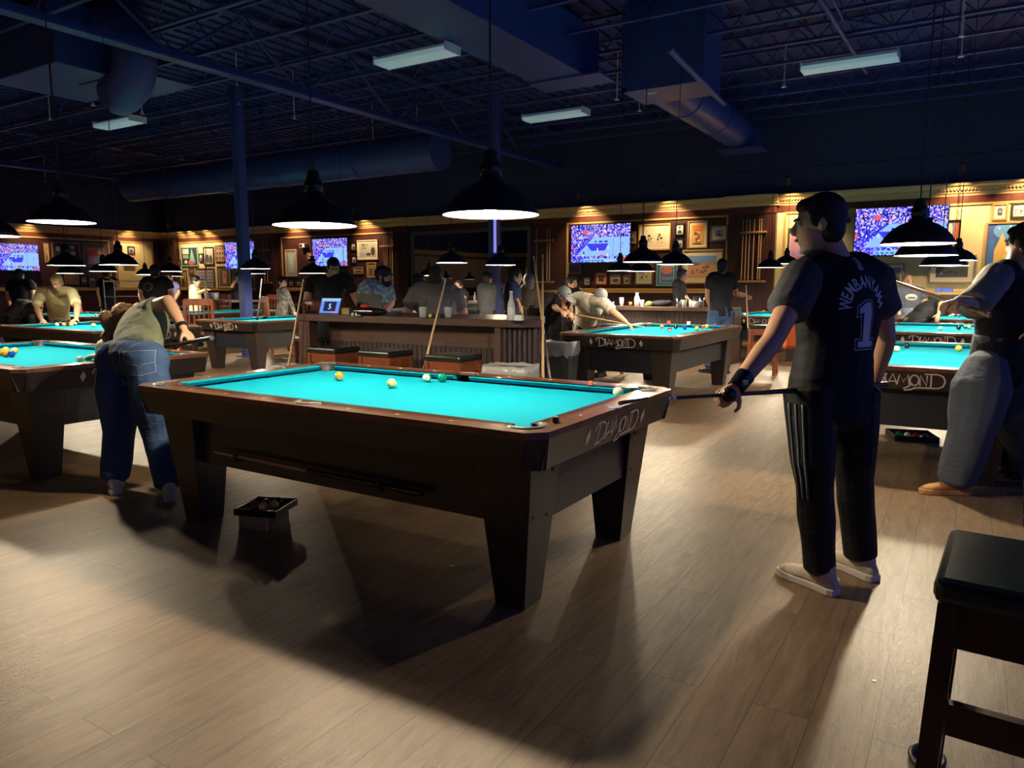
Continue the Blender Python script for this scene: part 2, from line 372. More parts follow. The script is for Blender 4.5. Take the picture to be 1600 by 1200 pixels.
# ducts
def tag2(o, l, c): return tag(o, l, c)
t = thing('round_duct', 'long dark round duct running away under the ceiling at right', 'duct', (-1.95,0,4.75))
MB().tube((0,8.68,0),(0,14.4,0),.36,n=28).build('duct_pipe', M['duct'], t)
[MB().tube((0,y,0),(0,y+.05,0),.375,n=28).build('duct_seam', M['duct'], t) for y in (8.9,10.2,12,13.8)]
MB().b2((-.42,13.6,-.42),(.55,14.3,-.38)).build('duct_flange', M['steel'], t)
t = thing('box_duct', 'big square duct dropping from the ceiling above the standing man', 'duct', (-1.45,8.2,4.3))
MB().b2((-.62,-.45,0),(.62,.45,1.3)).build('duct_body', M['duct'], t, bevel=.01)
mb = MB(); 
for a in (((-.64,-.47,0),(-.56,-.44,1.3)),((.56,-.47,0),(.64,-.44,1.3)),((-.64,-.47,0),(.64,-.44,.07))): mb.b2(*a)
mb.build('corner_angle', M['steel'], t)
MB().b2((-.3,-.25,-.01),(-.15,-.2,0)).build('sticker', M['white'], t)
t = thing('box_duct', 'wide box duct hanging at top centre, joined to the round duct', 'duct', (-3.0,6.0,4.55))
MB().b2((-.45,-2.8,0),(.45,1.9,.75)).build('duct_body', M['duct'], t, bevel=.01)
MB().b2((-.5,1.3,-.03),(.75,1.9,0)).build('duct_bottom_plate', M['steel'], t)
t = thing('round_duct', 'long dark round duct running across the far left of the ceiling', 'duct', (0,10.4,4.35))
MB().tube((-19.6,0,0),(-7.6,0,0),.42,n=28).build('duct_pipe', M['duct'], t)
[MB().tube((x_,0,0),(x_+.06,0,0),.44,n=28).build('duct_seam', M['duct'], t) for x_ in (-17.5,-15,-12.6,-10)]
t = thing('air_handler', 'dark air handling box with curved duct elbow at upper left', 'air handler', (-8.95,3.3,4.5))
MB().b2((-1.6,-.6,0),(.4,.9,.9)).build('unit_box', M['duct'], t, bevel=.02)
MB().b2((-.5,.2,-.02),(1.0,1.2,0)).build('base_plate', M['steel'], t)
mb = MB(); pts = [V((.5+.55*math.sin(a), .2, .45-.0+.5*math.cos(a)-.25)) for a in [PI*i/10 for i in range(11)]]
mb.limb(pts, [.30]*11, 18); mb.build('duct_elbow', M['duct'], t)
# conduits and sprinklers
o = MB().path([(.95,3,5.0),(.95,8.2,4.95),(1.35,8.6,4.93)], .022).build('conduit', M['steel']); tag(o, 'thin bent conduit crossing the joists at upper right', 'conduit')
o = MB().path([(.75,3.6,4.9),(.95,10.9,4.9)], .035).build('sprinkler_pipe', M['duct']); tag(o, 'dark sprinkler pipe running away at upper right', 'pipe')
o = MB().path([(-.55,5.6,4.15),(-.75,8.6,4.15)], .04).build('sprinkler_pipe', M['duct']); tag(o, 'short sprinkler pipe below the square duct', 'pipe')
mbs = MB().tube((0,0,0),(0,0,.90),.009,n=6).tube((0,0,0),(0,0,-.04),.02,n=8).tube((0,0,-.045),(0,0,-.04),.045,n=10)
sp = None
for i, (px, py) in enumerate([(1502,52),(1502,84),(1225,132),(964,152),(999,170),(460,182),(583,225),(652,214),(145,161),(78,184),(222,174),(372,160),(71,283)]):
    if sp is None: sp = mbs.build('ceiling_sprinkler', M['white'])
    else: c = sp.copy(); COL.objects.link(c); sp = c
    sp.location = at(px, py, 4.72); tag(sp, 'small pale sprinkler head hanging under the dark ceiling', 'sprinkler', 'ceiling sprinkler heads')
# track heads washing the cornice, each with its own lamp
def track_head():
    t = thing('track_spotlight', '', 'spotlight', group='track spotlights aimed at the wall')
    MB().tube((0,0,.0),(0,.10,-.17),.055,n=20).build('spot_body', M['black'], t)
    MB().tube((0,0,.02),(0,-.02,.14),.012,n=8).build('stem', M['black'], t)
    return t
th = track_head(); first = True
heads = [(-24.0,'far left one, nearest the corner'),(-23.4,'second from the far left corner'),(-22.4,'third from the far left corner'),(-17.6,'above the screen left of the bar man'),(-14.2,'left of the dark mirror column'),(-6.2,'above the screen left of the framed drawings'),(-3.9,'above the orange poster'),(-.95,'just left of the standing man\'s head'),(2.36,'above the lamp cords at right'),(3.5,'at the right edge')]
for x_, lab in heads:
    L = 'black track spotlight '+lab
    if first: o = th; o.location = (x_,14.4,3.78); o['label'] = L; first = False
    else: o = dup(th, (x_,14.4,3.78), 0, L)
    ld = bpy.data.lights.new('spot_lamp','SPOT'); lo = bpy.data.objects.new('spot_lamp', ld); COL.objects.link(lo); lo.parent = o
    ld.energy = 120 if x_ > -8 else 85; ld.color = (1,.68,.36); ld.spot_size = math.radians(96); ld.spot_blend = .8; ld.shadow_soft_size = .03
    lo.location = (0,.11,-.19); lo.rotation_euler = (math.radians(28),0,0)
for i, z_ in enumerate([3.93]):
    mb = MB().b2((-7,14.37,z_),(XR,14.41,z_+.03)); [mb.tube((k,14.39,z_),(k,14.39,ZC),.006,n=5) for k in (-6,-2,2,6)]; o = mb.build('light_track', M['black']); tag(o, 'black lighting track above the right-hand back wall', 'track')
    mb = MB().b2((-24.9,14.37,z_),(-13,14.41,z_+.03)); [mb.tube((k,14.39,z_),(k,14.39,ZC),.006,n=5) for k in (-24,-20,-15)]; o = mb.build('light_track', M['black']); tag(o, 'black lighting track above the left-hand back wall', 'track')
mb = MB().b2((XL+.78,5,3.93),(XL+.82,14.8,3.96)); [mb.tube((XL+.8,k,3.93),(XL+.8,k,ZC),.006,n=5) for k in (6,10,14)]; tag(mb.build('light_track', M['black']), 'black lighting track along the left wall', 'track')
for i, (y_, e_) in enumerate([(10,50),(7,40),(13.6,50)]):
    o = dup(th, (XL+.8,y_,3.78), PI/2, 'black track spotlight over the left wall, '+['above its screen','left of its screen','by the exit sign'][i])
    ld = bpy.data.lights.new('spot_lamp','SPOT'); lo = bpy.data.objects.new('spot_lamp', ld); COL.objects.link(lo); lo.parent = o
    ld.energy = e_; ld.color = (1,.68,.36); ld.spot_size = math.radians(96); ld.spot_blend = .8; lo.location = (0,.11,-.19); lo.rotation_euler = (math.radians(28),0,0)
for x_ in (-21,-16,-11,-6): 
    ld = bpy.data.lights.new('front_wall_lamp','SPOT'); lo = bpy.data.objects.new('front_wall_lamp', ld); COL.objects.link(lo)
    ld.energy = 260; ld.color = (1,.68,.36); ld.spot_size = math.radians(100); ld.spot_blend = .8; lo.location = (x_,YS+.8,3.7); lo.rotation_euler = (math.radians(-28),0,0)
# columns
o = thing('steel_column', 'slim dark steel column behind the pendant lamps left of centre', 'column', S(383,446,14).to_2d().to_3d())
MB().b2((-.085,-.085,0),(.085,.085,5.0)).build('column_shaft', M['steel'], o); MB().b2((-.16,-.16,0),(.16,.16,.02)).build('base_plate', M['steel'], o)
o = thing('steel_column', 'dark column with a violet light strip behind the main lamp', 'column', S(773,446,14.5).to_2d().to_3d())
MB().b2((-.09,-.09,0),(.09,.09,5.0)).build('column_shaft', M['steel'], o)
MB().b2((.045,-.105,2.0),(.10,-.09,2.95)).build('light_strip', mat('violet_strip', (.1,.1,.4), .5, emit=(.32,.34,1.0), es=.75), o)

# ------------------------------------------------------------------ pool table (one master, copied)
PX, PY, RW, CUT = 1.168, .584, .171, .069
def arc(cx, cy, r, a0, a1, n=10): return [(cx+r*math.cos(a0+(a1-a0)*i/n), cy+r*math.sin(a0+(a1-a0)*i/n)) for i in range(n+1)]
LOGO = {'D1': [[(.36,0),(.36,.96)],[(.02,.62),(-.02,.8),(.10,.96),(.36,1.02),(.72,.98),(.98,.8),(1.06,.5),(.95,.2),(.70,.03),(.36,0),(.2,0)]],
 'I': [[(1.16,.12),(1.16,.86)],[(1.06,.12),(1.26,.12)],[(1.06,.86),(1.26,.86)]],
 'A': [[(1.27,.12),(1.62,.9),(1.88,.12)],[(1.12,.30),(1.8,.36)]],
 'M': [[(1.86,.12),(2.02,.86),(2.26,.35),(2.52,.86),(2.64,.12)]],
 'O': [[(2.92+.27*math.cos(a),.5+.37*math.sin(a)) for a in [2*PI*i/16 for i in range(17)]],[(2.8,.28),(2.55,.0),(2.3,-.12),(2.35,-.25),(2.7,-.2),(2.95,-.05),(3.25,-.02),(4.3,0)]],
 'N': [[(3.26,.12),(3.26,.88),(3.66,.12),(3.66,.88)]],
 'D2': [[(3.9,0),(3.9,.96)],[(3.5,.98),(4.3,1.0),(4.6,.85),(4.72,.5),(4.6,.15),(4.3,0)]]}
def logo_mesh(h):
    mb = MB()
    for i, (k, ls) in enumerate(LOGO.items()):
        for l in ls: mb.ribbon([((p[0]-2.36)*h, (p[1]-.5)*h) for p in l], .10*h, i*.0004)
    return mb
def make_table(detail=True):
    t = thing('pool_table', '', 'pool table', group='dark pool tables with cyan cloth')
    H, W = PX+RW, PY+RW; cc = (PX+.03, PY+.03); sc_ = (0, PY+.065); r = .066
    # cloth bed with bites for the six pockets
    pts = []
    for sx, sy, a0 in ((1,1,0),(-1,1,PI/2),(-1,-1,PI),(1,-1,3*PI/2)):
        # arc around the corner pocket, seen from inside the table
        ca = arc(sx*cc[0], sy*cc[1], r, a0+PI*1.5+.45, a0+PI-.45, 8)
        pts += ca
        if (sx,sy) == (1,1): pts += arc(0, sc_[1], .058, -.25, -PI+.25, 8)
        if (sx,sy) == (-1,-1): pts += arc(0, -sc_[1], .058, PI-.25, .25, 8)
    MB().prism(pts, .735, .772).build('cloth_bed', M['cloth'], t)
    # cushions: six trapezoids, nose overhanging
    def cushion(a, b, nrm, ca, cb):
        a, b, nrm = V(a), V(b), V(nrm); d = (b-a).normalized(); wd = .066
        prof = [(wd,.808),(.008,.806),(0,.803),(.012,.785),(wd,.772)]
        vs = []
        for p, s_, c in ((a,-1,ca),(b,1,cb)):
            for o_, z in prof: q = p+nrm*o_+d*s_*(o_*c); vs.append((q.x,q.y,z))
        n = 5; fs = [(i,(i+1)%n,n+(i+1)%n,n+i) for i in range(n)]+[tuple(range(n)),tuple(range(n,2*n))[::-1]]
        o = MB().add(vs, fs).build('cushion', M['cushion'], t)
        bm = bmesh.new(); bm.from_mesh(o.data); bmesh.ops.recalc_face_normals(bm, faces=bm.faces); bm.to_mesh(o.data); bm.free()
    g = .072
    for s_ in (1,-1):
        cushion((-PX+g, s_*PY, 0), (-.062, s_*PY, 0), (0,s_,0), 1.0, .25)
        cushion((.062, s_*PY, 0), (PX-g, s_*PY, 0), (0,s_,0), .25, 1.0)
        cushion((s_*PX, -PY+g, 0), (s_*PX, PY-g, 0), (s_,0,0), 1.0, 1.0)
    # wooden rails
    ix, iy = PX+.066, PY+.066; zt, zb = .812, .785
    for s_ in (1,-1):
        out = [(H-CUT/2, s_*(W-CUT/2)), (H-CUT, s_*W), (-H+CUT, s_*W), (-H+CUT/2, s_*(W-CUT/2))]
        A1 = arc(-cc[0], s_*cc[1], r, s_*(PI*.75), s_*(-.15), 10); A1 = [p for p in A1 if True]
        B1 = arc(cc[0], s_*cc[1], r, s_*(PI+.15), s_*(PI*.25), 10)
        mid = arc(0, s_*sc_[1], .06, s_*(PI+.25), s_*(-.25), 12)
        pl_ = out + A1 + [(-cc[0]+r*.98, s_*iy)] + [(-.06, s_*iy)] + mid + [(.06, s_*iy), (cc[0]-r*.98, s_*iy)] + B1
        if s_ > 0: pl_ = pl_[::1]
        else: pl_ = pl_[::-1]
        MB().prism(pl_, zb, zt).build('rail', M['rail'], t)
        out = [(s_*(H-CUT/2), -(W-CUT/2)), (s_*H, -(W-CUT)), (s_*H, W-CUT), (s_*(H-CUT/2), W-CUT/2)]
        c1 = arc(s_*cc[0], cc[1], r, PI/4 if s_>0 else PI*.75, (-PI/2-.15) if s_>0 else (PI*1.5+.15), 10)
        c2 = arc(s_*cc[0], -cc[1], r, (PI/2+.15) if s_>0 else (PI/2-.15), -PI/4 if s_>0 else -PI*.75, 10) if s_>0 else arc(s_*cc[0], -cc[1], r, PI/2-.15, -PI*.75+2*PI-2*PI, 10)
        pl_ = out + c1 + [(s_*ix, cc[1]-r*.98), (s_*ix, -cc[1]+r*.98)] + c2
        if s_ < 0: pl_ = pl_[::-1]
        MB().prism(pl_, zb, zt).build('rail', M['rail'], t)
    # pockets
    for cx, cy, rr in [(sx*cc[0], sy*cc[1], r) for sx in (1,-1) for sy in (1,-1)]+[(0, s_*sc_[1], .06) for s_ in (1,-1)]:
        back = math.atan2(cy, cx) if cx else math.copysign(PI/2, cy)
        mb = MB(); n = 20; span = 2.3 if cx else 1.7
        prof = [(rr-.012,.66),(rr-.008,.74),(rr-.004,.812)]
        vs = [(cx+q*math.cos(back-span+2*span*i/n), cy+q*math.sin(back-span+2*span*i/n), z) for q, z in prof for i in range(n+1)]
        mb.add(vs, [(j*(n+1)+i, j*(n+1)+i+1, (j+1)*(n+1)+i+1, (j+1)*(n+1)+i) for j in range(2) for i in range(n)], True)
        mb.lathe([(rr-.001,.70),(rr-.001,.655),(.001,.655)], (cx,cy,0), 20)
        o = mb.build('pocket', M['pocket'], t)
        md = o.modifiers.new('t','SOLIDIFY'); md.thickness = .004
        span2 = 1.75 if cx else 1.45; mb = MB()
        vs = [(cx+q*math.cos(back-span2+2*span2*i/n), cy+q*math.sin(back-span2+2*span2*i/n), z) for q, z in ((rr-.006,.8135),(rr-.003,.8185),(rr+.016,.8185),(rr+.02,.812)) for i in range(n+1)]
        mb.add(vs, [(j*(n+1)+i, j*(n+1)+i+1, (j+1)*(n+1)+i+1, (j+1)*(n+1)+i) for j in range(3) for i in range(n)], True)
        mb.build('pocket_flange', M['flange'], o)
    # apron: leaning boards, one per side, with chamfered corner blocks
    q = .035; zb2 = .652
    for s_ in (1,-1):
        a = [(-H+CUT, s_*W), (H-CUT, s_*W)]; 
        def board(p0, p1, nrm, name='apron'):
            p0, p1, nrm = V((*p0,0)), V((*p1,0)), V((*nrm,0)); th = .03
            top = [p0, p1, p1-nrm*th, p0-nrm*th]; bot = [p-nrm*q for p in top]
            if (p1-p0).cross(nrm).z > 0: top = top[::-1]; bot = bot[::-1]
            MB().hexa([(p.x,p.y,zb2) for p in bot], [(p.x,p.y,zb-.0) for p in top]).build(name, M['apron'], t)
        board(a[0], a[1], (0,s_))
        board((s_*H, -W+CUT), (s_*H, W-CUT), (s_,0))
        for s2 in (1,-1):
            n_ = V((s_,s2,0)).normalized(); board((s_*(H-CUT), s2*W), (s_*H, s2*(W-CUT)), (n_.x,n_.y), 'corner_block')
    # grooved trim line under the rail cap
    mb = MB()
    oc = [(H-CUT,W),(H,W-CUT),(H,-W+CUT),(H-CUT,-W),(-H+CUT,-W),(-H,-W+CUT),(-H,W-CUT),(-H+CUT,W)]
    for p, q_ in zip(oc, oc[1:]+oc[:1]):
        p, q_ = V((*p,0)), V((*q_,0)); n_ = (q_-p).normalized(); n_ = V((n_.y,-n_.x,0))
        if n_.dot(p) < 0: n_ = -n_
        a_, b_, c_, d_ = p-n_*.002, q_-n_*.002, q_-n_*.03, p-n_*.03
        P = [a_,b_,c_,d_] if (b_-a_).cross(c_-b_).z > 0 else [d_,c_,b_,a_]
        mb.hexa([(v.x,v.y,.7785) for v in P], [(v.x,v.y,.7858) for v in P])
    mb.build('cap_moulding', M['gloss'], t)
    # cabinet
    mb = MB().b2((-1.02,-.575,.37),(1.02,-.545,.70)).b2((-1.02,.545,.37),(1.02,.575,.70)).b2((-1.19,-.42,.37),(-1.16,.42,.70)).b2((1.16,-.42,.37),(1.19,.42,.70)).b2((-1.16,-.545,.60),(1.16,.545,.735))
    mb.build('cabinet', M['panel'], t)
    # legs
    for sx in (1,-1):
        for sy in (1,-1):
            def fp(x1, x2, y1, y2): 
                P = [(sx*x1,sy*y1),(sx*x2,sy*y1),(sx*x2,sy*y2),(sx*x1,sy*y2)]
                return P if sx*sy > 0 else P[::-1]
            L = MB().hexa([(p[0],p[1],.0) for p in fp(1.02,1.165,.43,.58)], [(p[0],p[1],.66) for p in fp(.96,1.235,.385,.645)])
            lg = L.build('leg', M['leg'], t, bevel=.004)
            if detail:
                mb = MB()
                for zz, xx, yy in ((.60,1.225,.45),(.42,1.205,.58),(.40,1.202,.46)): mb.tube((sx*xx,sy*yy,zz),(sx*(xx+.008),sy*yy,zz),.008,n=8)
                mb.build('bolt', M['black'], lg)
    # logo and diamonds on both end aprons
    for s_ in (1,-1):
        lm = logo_mesh(.102)
        slope = math.atan2(q, zb-zb2)
        def put(mb, name, y):
            vs = []
            for v in mb.v:
                z = .722+v[1]*math.cos(slope); off = H - q*(zb-z)/(zb-zb2)
                vs.append((s_*(off+.002+v[2]), y+s_*v[0], z))
            mb.v = vs; return mb.build(name, M['silver'], t)
        put(lm, 'maker_logo', 0)
        for k in (-.31,.31):
            put(MB().add([(0,-.042,0),(.022,0,0),(0,.042,0),(-.022,0,0)], [(0,1,2,3)]), 'diamond_mark', k)
    if detail:
        for k in (-3,-2,-1,1,2,3):
            for s_ in (1,-1):
                xx, yy = k*PX/4, s_*(PY+.11); MB().prism([(xx-.013,yy),(xx,yy-.007),(xx+.013,yy),(xx,yy+.007)], .8115, .8135).build('sight_inlay', M['inlay'], t)
        for k in (-1,0,1):
            for s_ in (1,-1):
                xx, yy = s_*(PX+.11), k*PY/2; MB().prism([(xx-.007,yy),(xx,yy-.013),(xx+.007,yy),(xx,yy+.013)], .8115, .8135).build('sight_inlay', M['inlay'], t)
    return t
T = make_table(True); T['label'] = 'large dark pool table in the foreground centre, nearest the camera'
ends = []
tables = [(-4.02,.0,0,'dark pool table at left that the woman in jeans bends over'),
 (2.34,3.93,-PI/2,'dark pool table behind the standing man, nearest of the right-hand tables'),
 (-.72,5.92,-PI/2,'pool table right of the bar where the man in the white shirt shoots'),
 (2.34,8.2,-PI/2,'second of the right-hand pool tables, just behind the nearest one'),
 (2.4,12.3,-PI/2,'farthest right-hand pool table, near the seated bearded man'),
 (-.5,11.9,-PI/2,'small distant pool table in front of the wall cue rack with six cues'),
 (-7.63,2.5,0,'pool table at left where the man in yellow racks the balls'),
 (-7.4,5.7,-PI/2,'pool table left of the bar, its lettered end facing us, wooden chair beside it'),
 (-11.9,4.7,0,'distant pool table right behind the man in the yellow shirt')]
for x_, y_, rz, lab in tables: dup(T, (x_,y_,0), rz, lab)
TD = make_table(False); TD.location = (-11.0,7.0,0); TD.rotation_euler = (0,0,-PI/2); TD['label'] = 'distant pool table left of the wooden chair, lettered end facing us'
for x_, y_, rz, lab in [(-15.5,8.5,0,'far pool table at left behind the man with the printed black shirt'),(-14.2,11.2,-PI/2,'farthest pool table, before the teal poster wall'),(-7.9,10.6,0,'distant pool table seen between the patterned shirt and the grey shirt')]: dup(TD, (x_,y_,0), rz, lab)

# ------------------------------------------------------------------ pendant lamps (one master, copied)
def make_lamp():
    t = thing('pendant_lamp', '', 'pendant lamp', group='black dome pendant lamps over the tables')
    prof = [(.24,0),(.236,.012),(.21,.055),(.17,.10),(.12,.135),(.07,.155),(.052,.175),(.048,.20),(.048,.255),(.036,.27),(.034,.30),(.022,.315),(.0,.315)]
    MB().lathe(prof, n=48).build('lamp_shade', M['black'], t)
    inn = [(r_-.004 if r_ > .004 else 0, z-.004) for r_, z in prof[:8]]; inn[0] = (.238,.001)
    mb = MB().lathe([(.24,0),(.238,.001)]+inn[1:]+[(.0,.18)], n=48); mb.build('shade_lining', M['shade_in'], t)
    MB().ell((0,0,.055),(.042,.042,.048),None,20,12).build('bulb', M['bulb'], t)
    mb = MB(); mb.lathe([(.049,.19),(.054,.195),(.054,.245),(.049,.25)],(0,0,0),24); mb.build('socket_collar', M['gloss'], t)
    MB().tube((0,0,0),(0,0,3.0),.005,n=6).build('cord', M['black'], t)
    return t
lamp = make_lamp(); first = True
lamps = [(.62,0,1.72,'largest, brightest lamp, hanging at the centre over the foreground table'),
 (-.62,0,1.72,'second lamp over the foreground table, hanging above the bar man'),
 (-3.52,.05,1.87,'big glowing lamp over the woman\'s table at upper left'),(-4.66,0,1.80,'glowing lamp cut off by the left edge'),
 (2.34,2.85,1.66,'front lamp over the table behind the standing man'),(2.34,4.05,1.62,'lamp half hidden behind the front one at right'),(2.34,7.75,1.62,'lamp over the second right-hand table, in front of the dark landscape'),(2.4,11.7,1.70,'small lamp over the farthest right-hand table, nearer one'),(2.4,12.9,1.74,'small lamp over the farthest right-hand table, far one'),(2.5,9.2,1.72,'farther lamp over the second right-hand table'),
 (-.72,5.36,1.65,'left lamp over the table of the man in the white shirt'),(-.74,6.58,1.65,'right lamp over the table of the man in the white shirt'),
 (-8.3,2.5,1.65,'left lamp over the racked table at left'),(-6.98,2.5,1.64,'right lamp over the racked table at left, below the dark posters'),
 (-7.4,5.05,1.64,'lamp before the slim dark column'),(-7.4,6.3,1.58,'lamp left of the bar man in black'),
 (-12.5,4.7,1.6,'small lamp above the yellow shirted man\'s head'),(-11.3,4.7,1.63,'small lamp left of the exit sign'),
 (-11.8,6.4,1.66,'lamp above the man with the printed black shirt'),(-10.6,7.6,1.62,'lamp beside the pale yellow T-shirt, left one'),
 (-16.1,8.5,1.65,'far lamp behind the printed black shirt'),(-14.9,8.5,1.6,'far lamp right of the printed black shirt'),
 (-2.6,9.0,1.62,'left of two small lamps below the large screen'),(-2.42,9.55,1.62,'right of two small lamps below the large screen'),
 (-.55,11.3,1.7,'lamp in front of the six-cue wall rack'),(-.5,12.5,1.8,'lamp half behind the one before the six-cue rack'),
 (-4.3,6.3,1.72,'lamp behind the head of the grey shirted man'),(-3.54,6.55,1.68,'lamp in front of the mirror, right of the grey shirted man'),
 (-8.5,11.05,1.6,'small lamp right of the patterned shirt'),(-9.6,9.3,1.5,'small lamp above the patterned shirt, left side')]
for x_, y_, z_, lab in lamps:
    L = 'black dome pendant lamp, '+lab
    if first: o = lamp; o.location = (x_,y_,z_); o['label'] = L; first = False
    else: o = dup(lamp, (x_,y_,z_), 0, L)
    for c_ in o.children:
        if c_.name.startswith('cord'): c_.location.z = .31; c_.scale.z = (ZC-z_-.31)/3.0

# ------------------------------------------------------------------ screens
def em(name, c, s): return mat(name, (0,0,0), .4, emit=c, es=s, spec=.2)
TVM = [em('screen_blue',(.05,.05,.85),1.0), em('screen_violet',(.38,.30,.95),1.0), em('screen_white',(.75,.72,1.0),1.0), em('screen_navy',(.01,.01,.25),1.0), em('screen_sky',(.30,.55,1.0),1.0), em('screen_red',(.95,.12,.25),.9), em('screen_cyan',(.20,.65,.95),1.0)]
def tv(px0, py0, px1, py1, ax, v, label, seed):
    a, b = onp(px0,py0,ax,v), onp(px1,py1,ax,v); c = (a+b)/2; w_ = abs((b-a)[1-ax]); h = abs(b.z-a.z)
    t = thing('television', label, 'television', c, 0 if ax == 1 else PI/2, 'wall televisions showing a basketball game')
    MB().b2((-w_/2-.02,-.0,-h/2-.02),(w_/2+.02,.05,h/2+.02)).build('bezel', M['black'], t, bevel=.006)
    MB().b2((-.2,.05,-.15),(.2,.16,.15)).build('wall_mount', M['black'], t)
    rnd = random.Random(seed); mb = MB(); nx, ny = 64, 34
    for j in range(ny):
        for i in range(nx):
            x, y = (i+.5)/nx, (j+.5)/ny
            mb.m = rnd.choices([0,1,2,3,5],[.28,.27,.2,.22,.03])[0]
            if y < .62 and x < .36 and rnd.random() < .4: mb.m = 0
            x0, x1, z0, z1 = [(q-.5) for q in (i/nx,(i+1)/nx,j/ny,(j+1)/ny)]
            mb.add([(x0*w_,-.004,z0*h),(x1*w_,-.004,z0*h),(x1*w_,-.004,z1*h),(x0*w_,-.004,z1*h)], [(0,1,2,3)])
    def poly(pts, m, d): mb.m = m; mb.add([((x-.5)*w_,-.004-d*.0006,(z-.5)*h) for x, z in pts], [tuple(range(len(pts)))])
    poly([(.10,.17),(.99,.17),(.99,.66),(.37,.66)], 4, 1)
    poly([(.37,.66),(.385,.66),(.08,.22),(.05,.22)], 0, 2)
    poly([(.26,.50),(.64,.50),(.585,.31),(.35,.31)], 0, 2)
    poly([(.72,.17),(.724,.17),(.724,.66),(.72,.66)], 3, 2)
    for x in (.41,.48,.51,.57,.6): poly([(x,.53),(x+.03,.53),(x+.03,.57),(x,.57)], 3, 2)
    def el(cx, cz, rx, rz_, m, d): poly([(cx+rx*math.cos(2*PI*k/10), cz+rz_*math.sin(2*PI*k/10)) for k in range(10)], m, d)
    for k in range(9): el(.12+.6*rnd.random(), .1+.42*rnd.random(), .012, .05, rnd.choice([2,2,1,3]), 3)
    el(.87,.42,.012,.06,1,3); el(.88,.50,.008,.015,3,3)
    el(.53,.17,.035,.04,5,3); el(.25,.80,.05,.05,5,3); el(.92,.09,.05,.05,5,3); el(.02,.42,.02,.07,5,3)
    poly([(.22,.02),(.78,.02),(.78,.10),(.22,.10)], 6, 2)
    for k in range(9): poly([(.25+k*.055,.035),(.285+k*.055,.035),(.285+k*.055,.06),(.25+k*.055,.06)], rnd.choice([0,3,2]), 3)
    mb.build('screen', TVM, t); return t
tv(893,353,984,409, 1, YB-.17, 'large television on the dark red wall, between the bar and the framed bull drawings', 1)
tv(1338,327,1477,397, 1, YB-.17, 'largest-looking television, on the cream wall behind the standing man', 2)
tv(488,374,543,415, 1, YB-.17, 'television behind the head of the bar man in black', 3)
tv(351,379,402,419, 1, YB-.17, 'television half hidden by the slim dark column', 4)
o = tv(0,380,69,423, 0, XL+.17, 'television on the left wall at the edge of the photo', 5); o.location = onp(28,402,0,XL+.17); 

# ------------------------------------------------------------------ framed pictures
def cm(c, r=.6): return mat('paint_%d_%d_%d' % tuple(int(x*255) for x in c), c, r)
def picture(rect, label, frame, art, ax=1, mt=0, fw=.035, group=None, matc=(.72,.64,.46)):
    x0, y0, x1, y1 = rect; v = YB-.02 if ax == 1 else XL+.02; xm, ym = (x0+x1)/2, (y0+y1)/2
    a, b = onp(x0,ym,ax,v), onp(x1,ym,ax,v); c = onp(xm,ym,ax,v); w_ = abs((b-a)[1-ax]); h = abs(onp(xm,y0,ax,v).z-onp(xm,y1,ax,v).z)
    t = thing('framed_picture', label, 'framed picture', c, 0 if ax == 1 else PI/2, group)
    mb = MB(); 
    for A, B in (((-w_/2,-.04,-h/2),(w_/2,-.0,-h/2+fw)),((-w_/2,-.04,h/2-fw),(w_/2,0,h/2)),((-w_/2,-.04,-h/2+fw),(-w_/2+fw,0,h/2-fw)),((w_/2-fw,-.04,-h/2+fw),(w_/2,0,h/2-fw))): mb.b2(A,B)
    mb.build('frame', cm(frame,.35), t)
    iw, ih = w_-2*fw, h-2*fw
    if mt: MB().b2((-iw/2,-.02,-ih/2),(iw/2,-.002,ih/2)).build('mat_board', cm(matc), t)
    m_ = mt; iw -= 2*m_; ih -= 2*m_
    cols = []; mb = MB()
    def put(pts, c, d):
        if c not in cols: cols.append(c)
        mb.m = cols.index(c); mb.add([(x*iw,-.022-d*.0004,z*ih) for x, z in pts], [tuple(range(len(pts)))])
    d = 1
    for it in art:
        k, cx, cz, sx, sz, c = it
        if k == 'r': p = [(cx-sx/2,cz-sz/2),(cx+sx/2,cz-sz/2),(cx+sx/2,cz+sz/2),(cx-sx/2,cz+sz/2)]
        elif k == 'e': p = [(cx+sx/2*math.cos(2*PI*i/14), cz+sz/2*math.sin(2*PI*i/14)) for i in range(14)]
        else: p = [(cx-sx/2,cz-sz/2),(cx+sx/2,cz-sz/2),(cx,cz+sz/2)]
        p = [(min(.5,max(-.5,x)),min(.5,max(-.5,z))) for x, z in p]
        put(p, c, d); d += 1
    mb.build('print', [cm(c) for c in cols], t); return t
G = lambda g: (g,g,g*.95)
def photo(seed, n=3, bg=.35, fg=.06, tint=(1,1,1)):
    r = random.Random(seed); B = tuple(bg*q for q in tint); A = [('r',0,0,1,1,B),('r',0,-.32,1,.36,tuple(bg*.55*q for q in tint))]
    for i in range(n):
        x = -.36+.72*(i+.5)/n+r.uniform(-.04,.04); h = r.uniform(.05,.2)
        A += [('e',x,h-.32,.5/n+.1,.62,G(fg)),('e',x,h+.04,.3/n+.05,.2,tuple(.45*q for q in tint))]
    return A
def portrait(bg, fg, sk): return [('r',0,0,1,1,bg),('e',0,-.42,.8,.7,fg),('e',0,.08,.34,.42,sk),('e',0,.24,.38,.24,fg),('r',0,-.06,.14,.05,fg)]
